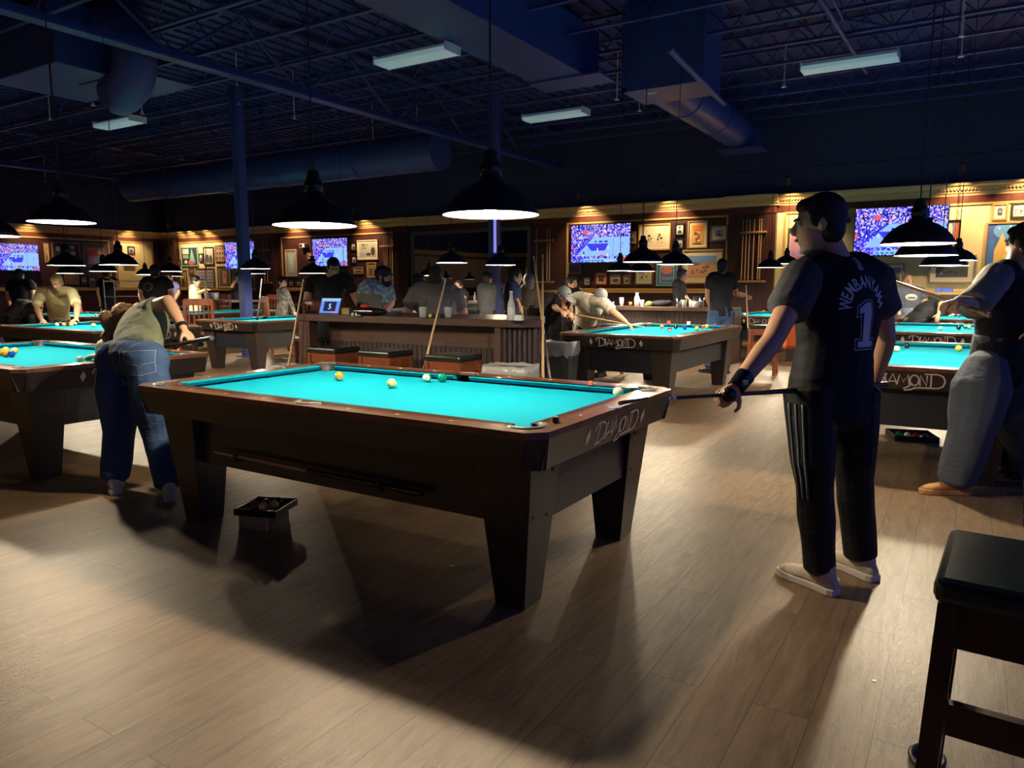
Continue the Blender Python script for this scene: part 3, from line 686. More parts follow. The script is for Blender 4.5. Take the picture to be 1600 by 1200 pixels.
def poster(bg, acc, dk, seed, lt=(.7,.65,.5)):
    r = random.Random(seed); A = [('r',0,0,1,1,bg)]
    for k in range(2):
        x = -.36
        while x < .34: w_ = r.uniform(.05,.11); A.append(('r',x+w_/2,.36-k*.13,w_,.09,acc)); x += w_+.025
    for k in range(9): A.append((r.choice('eet'),r.uniform(-.28,.28),r.uniform(-.32,.1),r.uniform(.1,.3),r.uniform(.08,.26),r.choice([dk,acc,lt,dk])))
    A.append(('r',0,-.43,.6,.04,dk)); return A
def land(sky, ground, dk, acc, seed):
    r = random.Random(seed); A = [('r',0,0,1,1,sky),('r',0,-.18,1,.64,ground),('e',-.3,.12,.5,.16,dk),('e',.25,.12,.6,.12,tuple(x*.8 for x in ground))]
    for k in range(5): A.append(('e',r.uniform(-.2,.4),r.uniform(-.3,0),r.uniform(.08,.22),r.uniform(.08,.2),dk))
    A.append(('t',-.33,-.2,.1,.26,acc)); return A
def sketch(seed, bg=(.66,.58,.40)):
    r = random.Random(seed); A = [('r',0,0,1,1,bg)]
    for cx in (-.22,.22):
        for k in range(7): A.append((r.choice('et'),cx+r.uniform(-.1,.1),r.uniform(-.22,.16),r.uniform(.04,.13),r.uniform(.05,.2),(.05,.045,.04)))
        A.append(('r',cx,-.28,.3,.012,(.2,.17,.12)))
    return A
def grid(bg, fg, nx, nz):
    A = [('r',0,0,1,1,bg)]
    for i in range(nx):
        for j in range(nz): A.append(('e',-.5+(i+.5)/nx,-.5+(j+.5)/nz,.55/nx,.6/nz,fg))
    return A
GO, BK, SV, BR = (.55,.33,.09), (.012,.012,.014), (.35,.32,.28), (.10,.04,.02)
PICS = [((998,350,1048,391),'gilt-framed pair of bull drawings right of the large television',GO,sketch(1),.06),
 ((1055,349,1070,368),'small black-framed portrait of a bearded head, upper one beside the orange poster',BK,portrait((.6,.55,.55),(.03,.03,.03),(.4,.36,.34)),.015),
 ((1052,372,1069,389),'small black-framed group picture under the bearded portrait',BK,photo(3,4,.5),.0),
 ((984,362,994,381),'small light-framed picture touching the right edge of the large television',(.4,.22,.1),photo(4,1,.5),.02),
 ((1075,345,1106,388),'orange lettered poster in a gilt frame',(.42,.27,.10),poster((.62,.33,.07),(.75,.12,.02),(.10,.07,.14),5),.05),
 ((1110,352,1138,377),'tan-matted dark portrait right of the orange poster',(.22,.13,.05),portrait((.45,.42,.55),(.06,.06,.18),(.4,.35,.42)),.09),
 ((1066,390,1129,443),'large gold-framed desert scene with bulls and a red figure',(.58,.38,.12),land((.20,.38,.65),(.66,.40,.20),(.25,.12,.16),(.75,.05,.05),7),.12),
 ((1026,411,1059,447),'teal-matted poster with a salmon shape',(.2,.45,.5),[('r',0,0,1,1,(.03,.17,.24)),('r',0,0,.78,.86,(.55,.6,.6)),('r',0,-.02,.7,.76,(.10,.20,.40)),('e',0,.2,.6,.36,(.72,.22,.15)),('r',0,-.15,.6,.05,(.35,.45,.6)),('r',0,-.24,.5,.05,(.35,.45,.6))],0),
 ((993,411,1021,445),'pale green framed picture of an animal below the pendant lamps',(.12,.10,.05),land((.55,.58,.35),(.50,.52,.28),(.14,.14,.10),(.4,.42,.2),8),.04),
 ((974,428,986,445),'narrow brown-framed picture left of the pale green one',(.16,.07,.03),photo(9,1,.4,.05,(.8,.8,1.2)),.02),
 ((953,427,971,445),'brown-framed group photograph under the small lamps',(.2,.09,.04),photo(10,4,.5),.03),
 ((931,425,949,445),'red-framed small picture low under the large television',(.42,.07,.04),photo(11,2,.25,.05,(1.6,.5,.4)),.05),
 ((912,432,924,447),'small black-framed white-topped photograph low on the wall',BK,[('r',0,0,1,1,(.4,.4,.4)),('r',0,.34,.9,.2,(.85,.85,.8)),('e',-.15,-.1,.3,.3,(.05,.05,.05)),('e',.2,-.2,.3,.3,(.07,.07,.07))],.0),
 ((891,435,904,447),'leftmost of the low black-framed photographs on the dark red wall',BK,photo(13,3,.4),.0),
 ((888,410,908,428),'silver-framed dim landscape just under the left corner of the large television',(.25,.24,.2),land((.14,.14,.18),(.10,.09,.09),(.05,.05,.06),(.1,.1,.1),14),.0),
 ((914,422,923,428),'tiny dark picture above the white-topped photograph',BK,photo(15,3,.25),0),
 ((1550,318,1575,344),'small gilt-framed portrait on the cream wall at right',(.5,.27,.08),portrait((.10,.10,.09),(.05,.05,.05),(.55,.55,.5)),.06),
 ((1580,317,1604,341),'dark-framed ink drawing at the right edge of the photo',(.06,.035,.02),sketch(17,(.6,.6,.52)),.0),
 ((1538,347,1604,420),'big carved-gold framed painting in blue and ochre behind the blurred man',(.42,.25,.08),[('r',0,0,1,1,(.05,.10,.32)),('e',0,.35,.7,.4,(.12,.32,.62)),('t',-.1,-.15,.75,.9,(.72,.45,.12)),('e',.2,-.3,.5,.4,(.8,.55,.18)),('r',-.38,-.15,.18,.6,(.05,.16,.42)),('e',-.2,.4,.05,.04,(.8,.8,.7)),('e',.1,.44,.05,.04,(.8,.8,.7)),('e',.3,.38,.05,.04,(.8,.8,.7))],.0),
 ((1468,344,1500,394),'black-framed red and blue striped poster right of the largest television',BK,[('r',0,0,1,1,(.62,.10,.06)),('r',-.1,0,.66,.96,(.12,.22,.40)),('r',.36,0,.06,1,(.8,.4,.1)),('e',0,.2,.3,.5,(.65,.6,.5)),('e',.1,-.1,.4,.3,(.7,.12,.08)),('e',-.1,-.3,.3,.2,(.7,.62,.5))],.0),
 ((1451,399,1524,443),'wide silver-framed dark landscape under the hanging lamps at right',(.22,.19,.15),land((.22,.24,.28),(.07,.08,.085),(.045,.05,.05),(.3,.3,.28),20),.10),
 ((1368,412,1413,447),'carved-frame dark group picture left of the bearded man',(.30,.26,.20),photo(21,6,.22,.04,(.8,.85,1.2)),.05),
 ((1231,356,1262,420),'pink and lilac poster behind the standing man\'s face',(.1,.08,.05),poster((.60,.30,.45),(.75,.2,.25),(.35,.3,.6),22),.02),
 ((275,389,281,401),'upper tiny black-framed photograph at the left end of the cream wall',BK,photo(23,1,.5),.02),
 ((275.5,406,283,416),'lower tiny black-framed photograph at the left end of the cream wall',BK,photo(24,1,.5),.02),
 ((284,386,310,416),'teal-framed poster with a pink badge on the far cream wall',(.22,.50,.52),[('r',0,0,1,1,(.03,.04,.04)),('r',-.25,.3,.4,.3,(.6,.6,.55)),('t',.15,.05,.4,.8,(.15,.50,.52)),('e',.1,-.36,.4,.22,(.75,.08,.15)),('r',-.25,.0,.35,.2,(.3,.35,.35)),('e',-.25,-.3,.2,.2,(.7,.7,.65))],.0),
 ((312,396,318,409),'tiny narrow black-framed picture beside the teal poster',BK,photo(26,1,.6),.0),
 ((319,386,335,414),'thick black-framed picture right of the teal poster',BK,photo(27,2,.5),.02),
 ((337,383,352,409),'brown sheet of round vignettes left of the column television',(.3,.2,.12),grid((.42,.30,.22),(.10,.06,.05),3,3),.0),
 ((307,419,336,450),'dark-framed mosaic of figures above the man in pale yellow T-shirt',(.08,.06,.04),grid((.16,.15,.20),(.34,.32,.40),6,5),.03),
 ((341,416,362,451),'brown-matted slim red figure picture under the column television',(.09,.05,.03),[('r',0,0,1,1,(.14,.08,.06)),('r',0,0,.35,.7,(.4,.32,.28)),('e',0,.12,.16,.4,(.5,.04,.04)),('e',0,-.15,.1,.3,(.55,.35,.25))],.05),
 ((276,422,293,453),'dark brown picture above the blue-shirted person',(.05,.03,.02),photo(31,2,.2,.05,(1.4,1,.6)),.04),
 ((295.5,417,304,432),'small oval-faced portrait right of the dark brown picture',(.1,.05,.04),portrait((.2,.12,.1),(.05,.03,.03),(.3,.22,.18)),.0),
 ((392,426,401,449),'framed bluish picture just right of the slim column',BK,photo(33,2,.4,.1,(.8,.9,1.3)),.0),
 ((447,390,465,432),'silver-framed tall narrow mirror-like picture left of the bar man',(.45,.40,.34),[('r',0,0,1,1,(.30,.26,.22)),('r',0,0,.6,.76,(.35,.42,.44)),('r',0,.05,.1,.4,(.6,.65,.65))],.0),
 ((481,395,488,405),'tiny gilt-framed picture touching the bar man\'s television',(.42,.24,.1),photo(35,1,.5),.02),
 ((452,437,460,448),'left one of two small black-framed photographs low behind the seated person',BK,photo(36,1,.4),.0),
 ((464,437.5,473,448),'right one of two small black-framed photographs low behind the seated person',BK,photo(37,2,.4),.0),
 ((549,379,557,392),'upper black-framed figure photograph beside the white-matted picture',BK,photo(38,1,.6),.0),
 ((550,399,558,412),'lower black-framed figure photograph beside the white-matted picture',BK,photo(39,1,.6),.0),
 ((559,375,591,406),'large white-framed picture with scrawled title above the patterned shirt',(.62,.55,.42),[('r',0,0,1,1,(.45,.42,.36)),('r',-.28,.33,.06,.2,(.03,.03,.03)),('r',-.18,.3,.04,.2,(.03,.03,.03)),('r',-.05,.33,.12,.05,(.03,.03,.03)),('r',-.2,.12,.3,.05,(.03,.03,.03)),('e',-.3,-.3,.3,.3,(.35,.35,.6)),('e',.05,-.3,.3,.2,(.06,.06,.06)),('e',.32,-.1,.25,.6,(.05,.05,.06)),('e',.32,.2,.1,.12,(.4,.3,.25))],.05),
 ((574,410,589,434),'gilt-framed dark picture behind the hat of the patterned shirt man',(.42,.25,.10),poster((.28,.16,.08),(.5,.3,.1),(.1,.05,.04),41),.02),
 ((553,417,568,428),'small pale wooden-framed picture left of the gilt one',(.35,.2,.1),photo(42,2,.35),.0),
 ((537,432,547,443),'small wood-framed pale picture at the bar man\'s shoulder',(.4,.2,.12),[('r',0,0,1,1,(.6,.58,.5)),('r',0,.05,.7,.3,(.12,.10,.09))],.02)]
for r_, lab, fr, art, mt in PICS: picture(r_, lab, fr, art, mt=mt)
for r_, lab, fr, art, mt in [((81,379,125,410),'dark poster with a saxophone-like golden shape, above the yellow shirted man',(.3,.18,.1),[('r',0,0,1,1,(.03,.03,.05)),('r',.1,.0,.5,.06,(.5,.3,.15)),('e',.25,.3,.2,.2,(.6,.4,.15)),('e',.25,-.05,.22,.3,(.65,.5,.4)),('e',-.3,.2,.16,.3,(.4,.4,.4)),('e',.35,-.3,.2,.2,(.15,.25,.5))],.0),
  ((129,380,170,417),'grey-matted pink and blue picture left of the exit sign',(.25,.15,.08),[('r',0,0,1,1,(.12,.12,.11)),('r',0,-.05,.7,.75,(.25,.35,.65)),('r',0,.12,.7,.3,(.7,.1,.12)),('e',.15,.12,.2,.2,(.7,.6,.3)),('r',-.15,-.2,.3,.3,(.55,.35,.6))],.0),
  ((101,416,122,444),'brown ornamental print below the left posters',(.3,.17,.12),grid((.36,.22,.18),(.10,.06,.06),5,7),.0),
  ((126,432,136,446),'tiny pale portrait low on the left wall',BK,portrait((.5,.48,.42),(.03,.03,.03),(.5,.4,.35)),.0),
  ((137.5,431,151,449),'dark framed photograph low on the left wall next to the tiny portrait',BK,photo(51,3,.2,.04,(.8,.8,1.3)),.0),
  ((69,380,76,410),'gilt frame edge right of the left wall television',(.55,.33,.12),portrait((.5,.48,.42),(.2,.15,.1),(.5,.4,.35)),.0),
  ((199,385,210,397),'small picture above the exit sign',BK,photo(53,1,.4),.0)]:
    picture(r_, lab, fr, art, ax=0, mt=mt)
# exit sign
p = onp(203,407,0,XL+.1); t = thing('exit_sign', 'glowing red exit sign hanging on the left wall near the corner', 'exit sign', p, PI/2)
MB().b2((-.19,-.03,-.13),(.19,.03,.13)).build('sign_box', mat('exit_red', (.3,.01,.01), .4, emit=(1,.02,.03), es=.45), t)
me = textmesh('EXIT', .2, .012); v_, f_ = textparts(me); MB().add([(q.x,-.034,q.y) for q in v_], f_).build('lettering', mat('exit_letters', (.8,.2,.2), .4, emit=(1,.35,.35), es=1.1), t)
MB().tube((0,0,.13),(0,-.0,.16),.01).build('mount', M['black'], t)
# speaker / camera on the cream wall
p = onp(1329,345,1,YB-.02); t = thing('wall_speaker', 'small grey speaker on the cream wall left of the largest television', 'speaker', p)
MB().b2((-.12,-.14,-.07),(.14,-.0,.07)).build('speaker_body', mat('grey_plastic', (.25,.25,.25), .4), t, bevel=.01); MB().b2((-.10,-.145,-.05),(.02,-.14,.05)).build('grille', M['black'], t)
p = onp(476,384,1,YB-.02); t = thing('wall_speaker', 'small white and black speaker on the wall left of the bar man\'s television', 'speaker', p)
MB().b2((-.12,-.14,-.07),(.14,-.0,.07)).build('speaker_body', M['white'], t, bevel=.01); MB().b2((-.10,-.145,-.05),(.02,-.14,.05)).build('grille', M['black'], t)

# ------------------------------------------------------------------ cues and wall racks
def cue_mesh(L=1.47, sub=None):
    t = MB(); return t
def cue(a, b, label, parent=None, dark=True, L=1.47, group=None):
    # a = butt end, direction to b
    a, b = V(a), V(b); d = (b-a).normalized(); t = thing('pool_cue', label, 'pool cue', a, 0, group)
    t.rotation_mode = 'QUATERNION'; t.rotation_quaternion = V((0,0,1)).rotation_difference(d)
    MB().tube((0,0,0),(0,0,.02),.016,.0165).build('bumper', M['black'], t)
    MB().tube((0,0,.02),(0,0,L*.5),.0155,.0115).build('butt', M['cue_dark'] if dark else M['maple'], t)
    MB().tube((0,0,L*.5),(0,0,L-.03),.0112,.0068).build('shaft', M['maple'], t)
    mb = MB(); mb.tube((0,0,L-.03),(0,0,L-.01),.0067,.0065); mb.build('ferrule', M['white'], t)
    MB().tube((0,0,L-.01),(0,0,L),.0065,.006).build('tip', mat('chalk_blue_tip', (.1,.25,.45), .9), t)
    return t
def rack(px, lab, xs, y=YB-.19, ztop=2.62, zb=1.48, w_=.62, col='gold_wood'):
    wm = wood('rack_wood', (.45,.24,.09), (.34,.17,.06), .3); c = onp(px,400,1,y); t = thing('cue_rack', 'wooden cue rack '+lab, 'cue rack', (c.x,y,0))
    MB().b2((-w_/2,-.07,ztop-.03),(w_/2,0,ztop+.02)).build('top_bar', wm, t, bevel=.01)
    MB().b2((-w_/2-.03,-.09,zb-.05),(w_/2+.03,0,zb)).build('bottom_bar', wm, t, bevel=.01)
    for i, x in enumerate(xs):
        cue((c.x+x,y-.045,zb), (c.x+x,y-.04,zb+1), 'pool cue in the rack '+lab.split(',')[0]+(', dark wall left of the large television' if 'three' in lab else lab[lab.index(','):]), L=1.45, dark=False, group='cues in the rack '+lab)
rack(1176,'with six cues, behind the standing man',[-.24,-.16,-.08,.02,.14,.19])
rack(416,'with two cues, left of the bar man',[-.08,.08], w_=.5)
rack(606,'with four cues, behind the patterned shirt man',[-.12,-.05,.02,.14], y=YB-.07)
rack(850,'with three cues, on the dark wall left of the large television',[-.22,.12,.2], y=YB-.07)

# ------------------------------------------------------------------ bar counters, stools, chairs
t = thing('bar_counter', 'long dark wood bar counter across the middle of the room', 'bar counter', (-3.36,2.28,0))
top = [(0,0),(2.60,.07),(2.84,.26),(2.50,.92),(0,.92)]
MB().prism(top, 1.0, 1.07).build('counter_top', M['barw'], t, bevel=.008)
MB().b2((.0,.02,0),(.16,.14,1.0)).build('corner_post', M['barw'], t)
mb = MB().b2((.16,.32,0),(2.55,.36,1.0)); k = .18
while k < 2.54: mb.b2((k,.31,.05),(k+.05,.32,1.0)); k += .06
mb.build('bead_panel', M['bead'], t)
MB().b2((2.44,.10,0),(2.50,.36,1.0)).build('corner_post', M['barw'], t)
mb = MB(); a, b = V((2.5,.14,0)), V((2.76,.32,0)); d = (b-a); n = 7
for i in range(n): p0, p1 = a+d*(i/n), a+d*((i+.85)/n); mb.tube((p0+p1)/2, (p0+p1)/2+V((0,0,1.0)), .024, n=6)
mb.hexa([a, b, b+V((0,.05,0)), a+V((0,.05,0))], [a+V((0,0,1)), b+V((0,0,1)), b+V((0,.05,1)), a+V((0,.05,1))])
mb.build('end_panel', M['bead'], t)
MB().hexa([(2.70,.33,0),(2.77,.33,0),(2.47,.88,0),(2.42,.85,0)],[(2.70,.33,1),(2.77,.33,1),(2.47,.88,1),(2.42,.85,1)]).build('end_panel', M['bead'], t); MB().b2((.05,.84,0),(2.45,.88,1.0)).build('back_panel', M['bead'], t)
MB().b2((.16,.30,.78),(2.5,.33,.98)).build('apron_rail', M['barw'], t)
def stool(wm, sm, h=.76, w_=.40, d_=.36):
    t = thing('bar_stool', '', 'bar stool'); 
    MB().b2((-w_/2,-d_/2,h-.055),(w_/2,d_/2,h)).build('seat', sm, t, bevel=.018)
    mb = MB().b2((-w_/2+.02,-d_/2+.02,h-.15),(w_/2-.02,-d_/2+.045,h-.055)).b2((-w_/2+.02,d_/2-.045,h-.15),(w_/2-.02,d_/2-.02,h-.055)); mb.b2((-w_/2+.02,-d_/2+.04,h-.15),(-w_/2+.045,d_/2-.04,h-.055)).b2((w_/2-.045,-d_/2+.04,h-.15),(w_/2-.02,d_/2-.04,h-.055)); mb.build('seat_frame', wm, t)
    for sx in (1,-1):
        for sy in (1,-1):
            a = V((sx*(w_/2-.03),sy*(d_/2-.03),h-.056)); b = V((sx*(w_/2+.0),sy*(d_/2+.0),0)); s_ = .02
            MB().hexa([b+V((i*s_,j*s_,0)) for i,j in ((-1,-1),(1,-1),(1,1),(-1,1))],[a+V((i*s_,j*s_,0)) for i,j in ((-1,-1),(1,-1),(1,1),(-1,1))]).build('leg', wm, t)
    for sx, sy, z in ((0,-1,.25),(0,1,.25),(-1,0,.33),(1,0,.33),(0,-1,.48)):
        if sx: MB().b2((sx*(w_/2-.02)-.012,-d_/2+.02,z-.02),(sx*(w_/2-.02)+.012,d_/2-.02,z+.02)).build('stretcher', wm, t)
        else: MB().b2((-w_/2+.02,sy*(d_/2-.02)-.012,z-.02),(w_/2-.02,sy*(d_/2-.02)+.012,z+.02)).build('stretcher', wm, t)
    return t
st = stool(M['chairw'], M['seat']); st.location = (-2.72,2.17,0); st['label'] = 'cherry wood bar stool with black seat, leftmost under the bar front'
dup(st, (-2.02,2.16,0), 0, 'cherry wood bar stool with black seat, middle one under the bar front')
dup(st, (-1.22,2.16,0), 0, 'cherry wood bar stool with black seat, rightmost under the bar front')
for o, g in ((st,1),): pass
for (x_, y_, rz, lab) in [(-2.05,7.6,0,'cherry stool behind the table of the man in the white shirt, left of him'),(.0,8.6,.1,'tall cherry stool standing by the wall rack behind the right end of the lettered table')]: dup(st, (x_,y_,0), rz, lab)
fs = stool(M['stoolw'], M['vinyl'], .77, .46, .40)
p = at(1487,825,.77); fs.location = (p.x+.215, p.y-.20, 0); fs.rotation_euler = (0,0,math.radians(-3)); fs['label'] = 'dark wood bar stool with glossy black-green seat in the bottom right corner'
def chair(wm):
    t = thing('wooden_chair', '', 'chair'); h = .48
    MB().b2((-.21,-.21,h-.04),(.21,.21,h)).build('seat', wm, t, bevel=.01)
    for sx in (1,-1):
        MB().b2((sx*.19-.02,-.21,0),(sx*.19+.02,-.17,h-.04)).build('leg', wm, t)
        MB().hexa([(sx*.19-.02,.17,0),(sx*.19+.02,.17,0),(sx*.19+.02,.21,0),(sx*.19-.02,.21,0)],[(sx*.19-.02,.23,.98),(sx*.19+.02,.23,.98),(sx*.19+.02,.27,.98),(sx*.19-.02,.27,.98)]).build('leg', wm, t)
        MB().b2((sx*.19-.01,-.18,.2),(sx*.19+.01,.18,.23)).build('stretcher', wm, t)
    MB().b2((-.19,.225,.90),(.19,.262,1.0)).build('top_rail', wm, t); MB().b2((-.19,.20,.58),(.19,.23,.62)).build('lower_rail', wm, t)
    for k in range(5): MB().hexa([(-.15+k*.07,.205,.6),(-.13+k*.07,.205,.6),(-.13+k*.07,.22,.6),(-.15+k*.07,.22,.6)],[(-.15+k*.07,.235,.92),(-.13+k*.07,.235,.92),(-.13+k*.07,.25,.92),(-.15+k*.07,.25,.92)]).build('slat', wm, t)
    return t
ch = chair(M['chairw']); ch.scale = (1.16,1.16,1.14); p = S(319,560,13.0); ch.location = (p.x,p.y,0); ch.rotation_euler = (0,0,-2.35); ch['label'] = 'cherry slat-back chair standing left of the lettered table end'
for px, D, rz, lab in [(146,16.0,2.8,'slat-back chair behind the racked table, before the white pants'),(340,18.6,.4,'cherry chair at the far high table, left one'),(378,18.6,1.2,'cherry chair beside the slim column'),(436,14.9,2.7,'cherry chair of the seated person in camouflage'),(418,17.8,.2,'cherry chair right of the slim column')]:
    p = S(px,480,D); c = dup(ch, (p.x,p.y,0), rz, lab)
# tall chair at the left end of the bar
t = thing('bar_chair', 'tall dark bar chair with curved backrest at the left end of the bar', 'bar chair', (-3.78,2.95,0), -2.0)
MB().b2((-.22,-.22,.72),(.22,.22,.78)).build('seat', M['seat'], t, bevel=.02)
for sx in (1,-1):
    for sy in (1,-1): MB().b2((sx*.19-.02,sy*.19-.02,0),(sx*.19+.02,sy*.19+.02,.72)).build('leg', M['mahog'], t)
    MB().tube((sx*.2,.2,.78),(sx*.22,.27,1.16),.022).build('back_post', M['mahog'], t)
mb = MB().loft([(V((.24*math.sin(a),.30-.07*(1-math.cos(a*1.4))*2,1.14)), V((0,.0,.07)), V((0,.018,0))) for a in [(-1+i*.25) for i in range(9)]], 10); mb.build('backrest', M['mahog'], t)
MB().b2((-.19,-.2,.3),(.19,-.17,.34)).build('footrest', M['mahog'], t)
# back counters
def counter(name_lab, px0, px1, y, h, d=.55):
    a, b = onp(px0,476,1,y), onp(px1,476,1,y); t = thing('drink_counter', name_lab, 'counter', (a.x,y,0)); L = b.x-a.x
    MB().b2((0,0,h-.07),(L,d,h)).build('counter_top', M['barw'], t, bevel=.006); mb = MB().b2((.05,.12,0),(L-.05,.15,h-.07)); k = .08
    while k < L-.08: mb.b2((k,.11,.05),(k+.07,.12,h-.07)); k += .085
    mb.build('bead_panel', M['bead'], t); MB().b2((0,.1,0),(.05,d,h-.07)).build('end_panel', M['barw'], t); MB().b2((L-.05,.1,0),(L,d,h-.07)).build('end_panel', M['barw'], t)
    return t
counter('dark drink counter crowded with cups behind the white-capped player', 925, 1146, 9.6, .98)
counter('dark drink counter behind the bottle, in front of the mirror', 716, 800, 11.9, .98)
# high table at left
p = S(352,470,17.3); t = thing('high_table', 'high dark table with metal buckets beside the slim column', 'table', (p.x,p.y,0))
MB().b2((-.75,-.4,.98),(.75,.4,1.03)).build('table_top', M['barw'], t, bevel=.005)
for sx in (1,-1): MB().b2((sx*.6-.03,-.03,0),(sx*.6+.03,.03,.98)).build('leg', M['black'], t)
for sx, lab in ((-.35,'left galvanised bucket on the high table'),(-.1,'right galvanised bucket on the high table')):
    o = MB().lathe([(.0,0),(.07,0),(.095,.17),(.09,.17),(.066,.01),(0,.01)],(0,0,0),20).build('bucket', mat('galvanised', (.5,.52,.55), .35, .6)); o.location = (p.x+sx,p.y-.2,1.03); tag(o, lab, 'bucket')

# ------------------------------------------------------------------ people
def frame3(F, U):
    F = F.normalized(); R_ = F.cross(U).normalized(); U = R_.cross(F).normalized(); return F, U, R_
def hand_prims(mb, w_, d, n, side, curl=.5, r=.0085, s=1.0, spread=.12, thumb=.6):
    d = d.normalized(); n = (n-d*n.dot(d)).normalized(); t = d.cross(n).normalized()*side
    B = Matrix((t*1.0, d, n)).transposed()
    mb.ell(w_+d*.048*s, (.040*s,.052*s,.016*s), B, 12, 8)
    for i in range(4):
        off = (.028-.019*i)*s; base = w_+d*(.088-.006*abs(i-1))*s+t*off; dd = (d+t*spread*(1.2-.8*i)*.5).normalized(); a = 0; p = base-dd*.02*s; pts = [p, base]
        for k, L in enumerate((.040,.026,.020)):
            L *= s*(1,1.06,1,.8)[i]; a += curl*(1.0,1.2,.8)[k]; p = pts[-1]+(dd*math.cos(a)+n*math.sin(a))*L; pts.append(p)
        mb.limb(pts, [r*1.1,r*1.05,r,r*.92,r*.8], 8)
    tb = w_+d*.022*s+t*.026*s; td = (d*.55+t*.8).normalized(); p1 = tb+td*.035*s; p2 = p1+(td*math.cos(thumb)+n*math.sin(thumb)*.7+d*.3).normalized()*.030*s; p3 = p2+(d*.8+n*thumb).normalized()*.024*s
    mb.limb([tb,p1,p2,p3], [r*1.5,r*1.3,r*1.15,r*.9], 8)
def person(label, J, shirt, pants, skin='skin', hair=('short',(.02,.014,.01)), shoe=None, build=1.0, vox=.014, name='person', sleeve=.55, beard=None, hands=True, hem=.0, fx=None, legs=True, pw=1.0, curlL=.5, curlR=.5, wr=.004, face=True, sx=1.0, cap=None, root=None, hs=1.0, sleeve_mat=None, sleeve_len=.6, butt=False):
    """J: joints in world space. Body is one remeshed surface; clothes and hair are children."""
    for k in ('pelvis','chest','neck','head','hipL','hipR','shL','shR'): J[k] = V(J[k])
    J = {k: V(v) for k, v in J.items()}
    base = root or V(((J['anL']+J['anR'])/2 if legs else J['pelvis'])); base = V((base.x, base.y, 0))
    t = thing(name, label, 'person', base); sk = M[skin]; b = build
    mv = Matrix.Translation(-base)
    HF, HU, HR = frame3(J['face'], J.get('headup', V((0,0,1)))); c = J['head']
    shR = (J['shR']-J['shL']).normalized(); hpR = (J['hipR']-J['hipL']).normalized()
    def torso(mb, g, lo=-.07, hi=True):
        P = [J['pelvis'], J['pelvis'].lerp(J['chest'],.5), J['chest'], J['chest'].lerp(J['neck'],.55), J['chest'].lerp(J['neck'],.86)]
        sp = (J['chest']-J['pelvis']).normalized()
        P = [J['pelvis']+sp*lo]+P
        W = [.165,.165,.150,.172,.178,.12]; Dp = [.118,.118,.108,.122,.11,.085]
        rings = []
        for i, p in enumerate(P):
            d = (P[min(i+1,5)]-P[max(i-1,0)]).normalized(); r_ = hpR.lerp(shR, i/5); r_ = (r_-d*r_.dot(d)).normalized(); f = d.cross(r_)
            rings.append((p, r_*(W[i]*b*sx+g), f*(Dp[i]*b+g)))
        mb.loft(rings, 24)
        for s_ in ('L','R'):
            mb.limb([J['chest'].lerp(J['neck'],.75), J['neck'].lerp(J['sh'+s_],.55), J['sh'+s_]], [.07*b+g,.066*b+g,.066*b+g])
    def arm(mb, s_, g, frac=1):
        a, e, w_ = J['sh'+s_], J['el'+s_], J['wr'+s_]; 
        if frac >= 1:
            mb.limb([a, a.lerp(e,.35), a.lerp(e,.75), e, e.lerp(w_,.3), e.lerp(w_,.7), w_], [.062*b+g,.056*b+g,.046*b+g,.042*b+g,.043*b+g,.034*b+g,.026*b+g])
        else: mb.limb([a, a.lerp(e,frac*.5), a.lerp(e,frac)], [.070*b+g,.066*b+g,.066*b+g])
    def leg(mb, s_, g, R_=(.095,.088,.072,.06,.058,.04)):
        h, k, a = J['hip'+s_], J['kn'+s_], J['an'+s_]
        mb.limb([h, h.lerp(k,.4), h.lerp(k,.85), k.lerp(a,.1), k.lerp(a,.4), k.lerp(a,.97)], [r*b+g for r in R_])
    def shift(mb): mb.v = [tuple(mv @ V(v)) for v in mb.v]; return mb
    mb = MB(); torso(mb, -.012, .08 if butt else -.07)
    mb.limb([J['chest'].lerp(J['neck'],.8), J['neck'], J['neck'].lerp(c,.55)], [.062*b,.056*b,.054*b])
    mb.ell(c+HU*.032*hs-HF*.012*hs, (.073*hs,.094*hs,.090*hs), Matrix((HR,HF,HU)).transposed())
    mb.ell(c-HU*.035*hs+HF*.026*hs, (.058*hs,.066*hs,.080*hs), Matrix((HR,HF,HU)).transposed())
    mb.ell(c-HU*.098*hs+HF*.062*hs, (.026*hs,.022*hs,.020*hs), Matrix((HR,HF,HU)).transposed())
    mb.limb([c+HF*.084*hs+HU*.022*hs, c+HF*.108*hs-HU*.012*hs, c+HF*.098*hs-HU*.024*hs], [.009,.013,.014], 8)
    mb.ell(c+HF*.078*hs+HU*.030*hs, (.048*hs,.014*hs,.010*hs), Matrix((HR,HF,HU)).transposed())
    for s_ in (1,-1): mb.ell(c+HR*s_*.074*hs-HF*.008*hs+HU*.0, (.011,.019,.030), Matrix((HR,HF,HU)).transposed(), 10, 8)
    for s_, sd, cu in (('L',1,curlL),('R',-1,curlR)):
        arm(mb, s_, 0)
        if hands:
            hd = J.get('hd'+s_, J['wr'+s_]-J['el'+s_]); hn = J.get('hn'+s_, V((0,0,-1))); hand_prims(mb, J['wr'+s_], V(hd), V(hn), sd, cu, r=.0095 if vox > .008 else .0085)
        if legs: leg(mb, s_, -.010)
    if legs:
        for s_ in ('L','R'):
            to = V(J['to'+s_]); mb.limb([J['an'+s_]+V((0,0,.02)), J['an'+s_]-V((0,0,.045)), J['an'+s_]+to*.12-V((0,0,.06))], [.036,.036,.026])
    blob('body', shift(mb), sk, vox, t, 2)
    # shirt
    mb = MB(); torso(mb, .010, -.07-hem)
    for s_ in ('L','R'): arm(mb, s_, .006, sleeve)
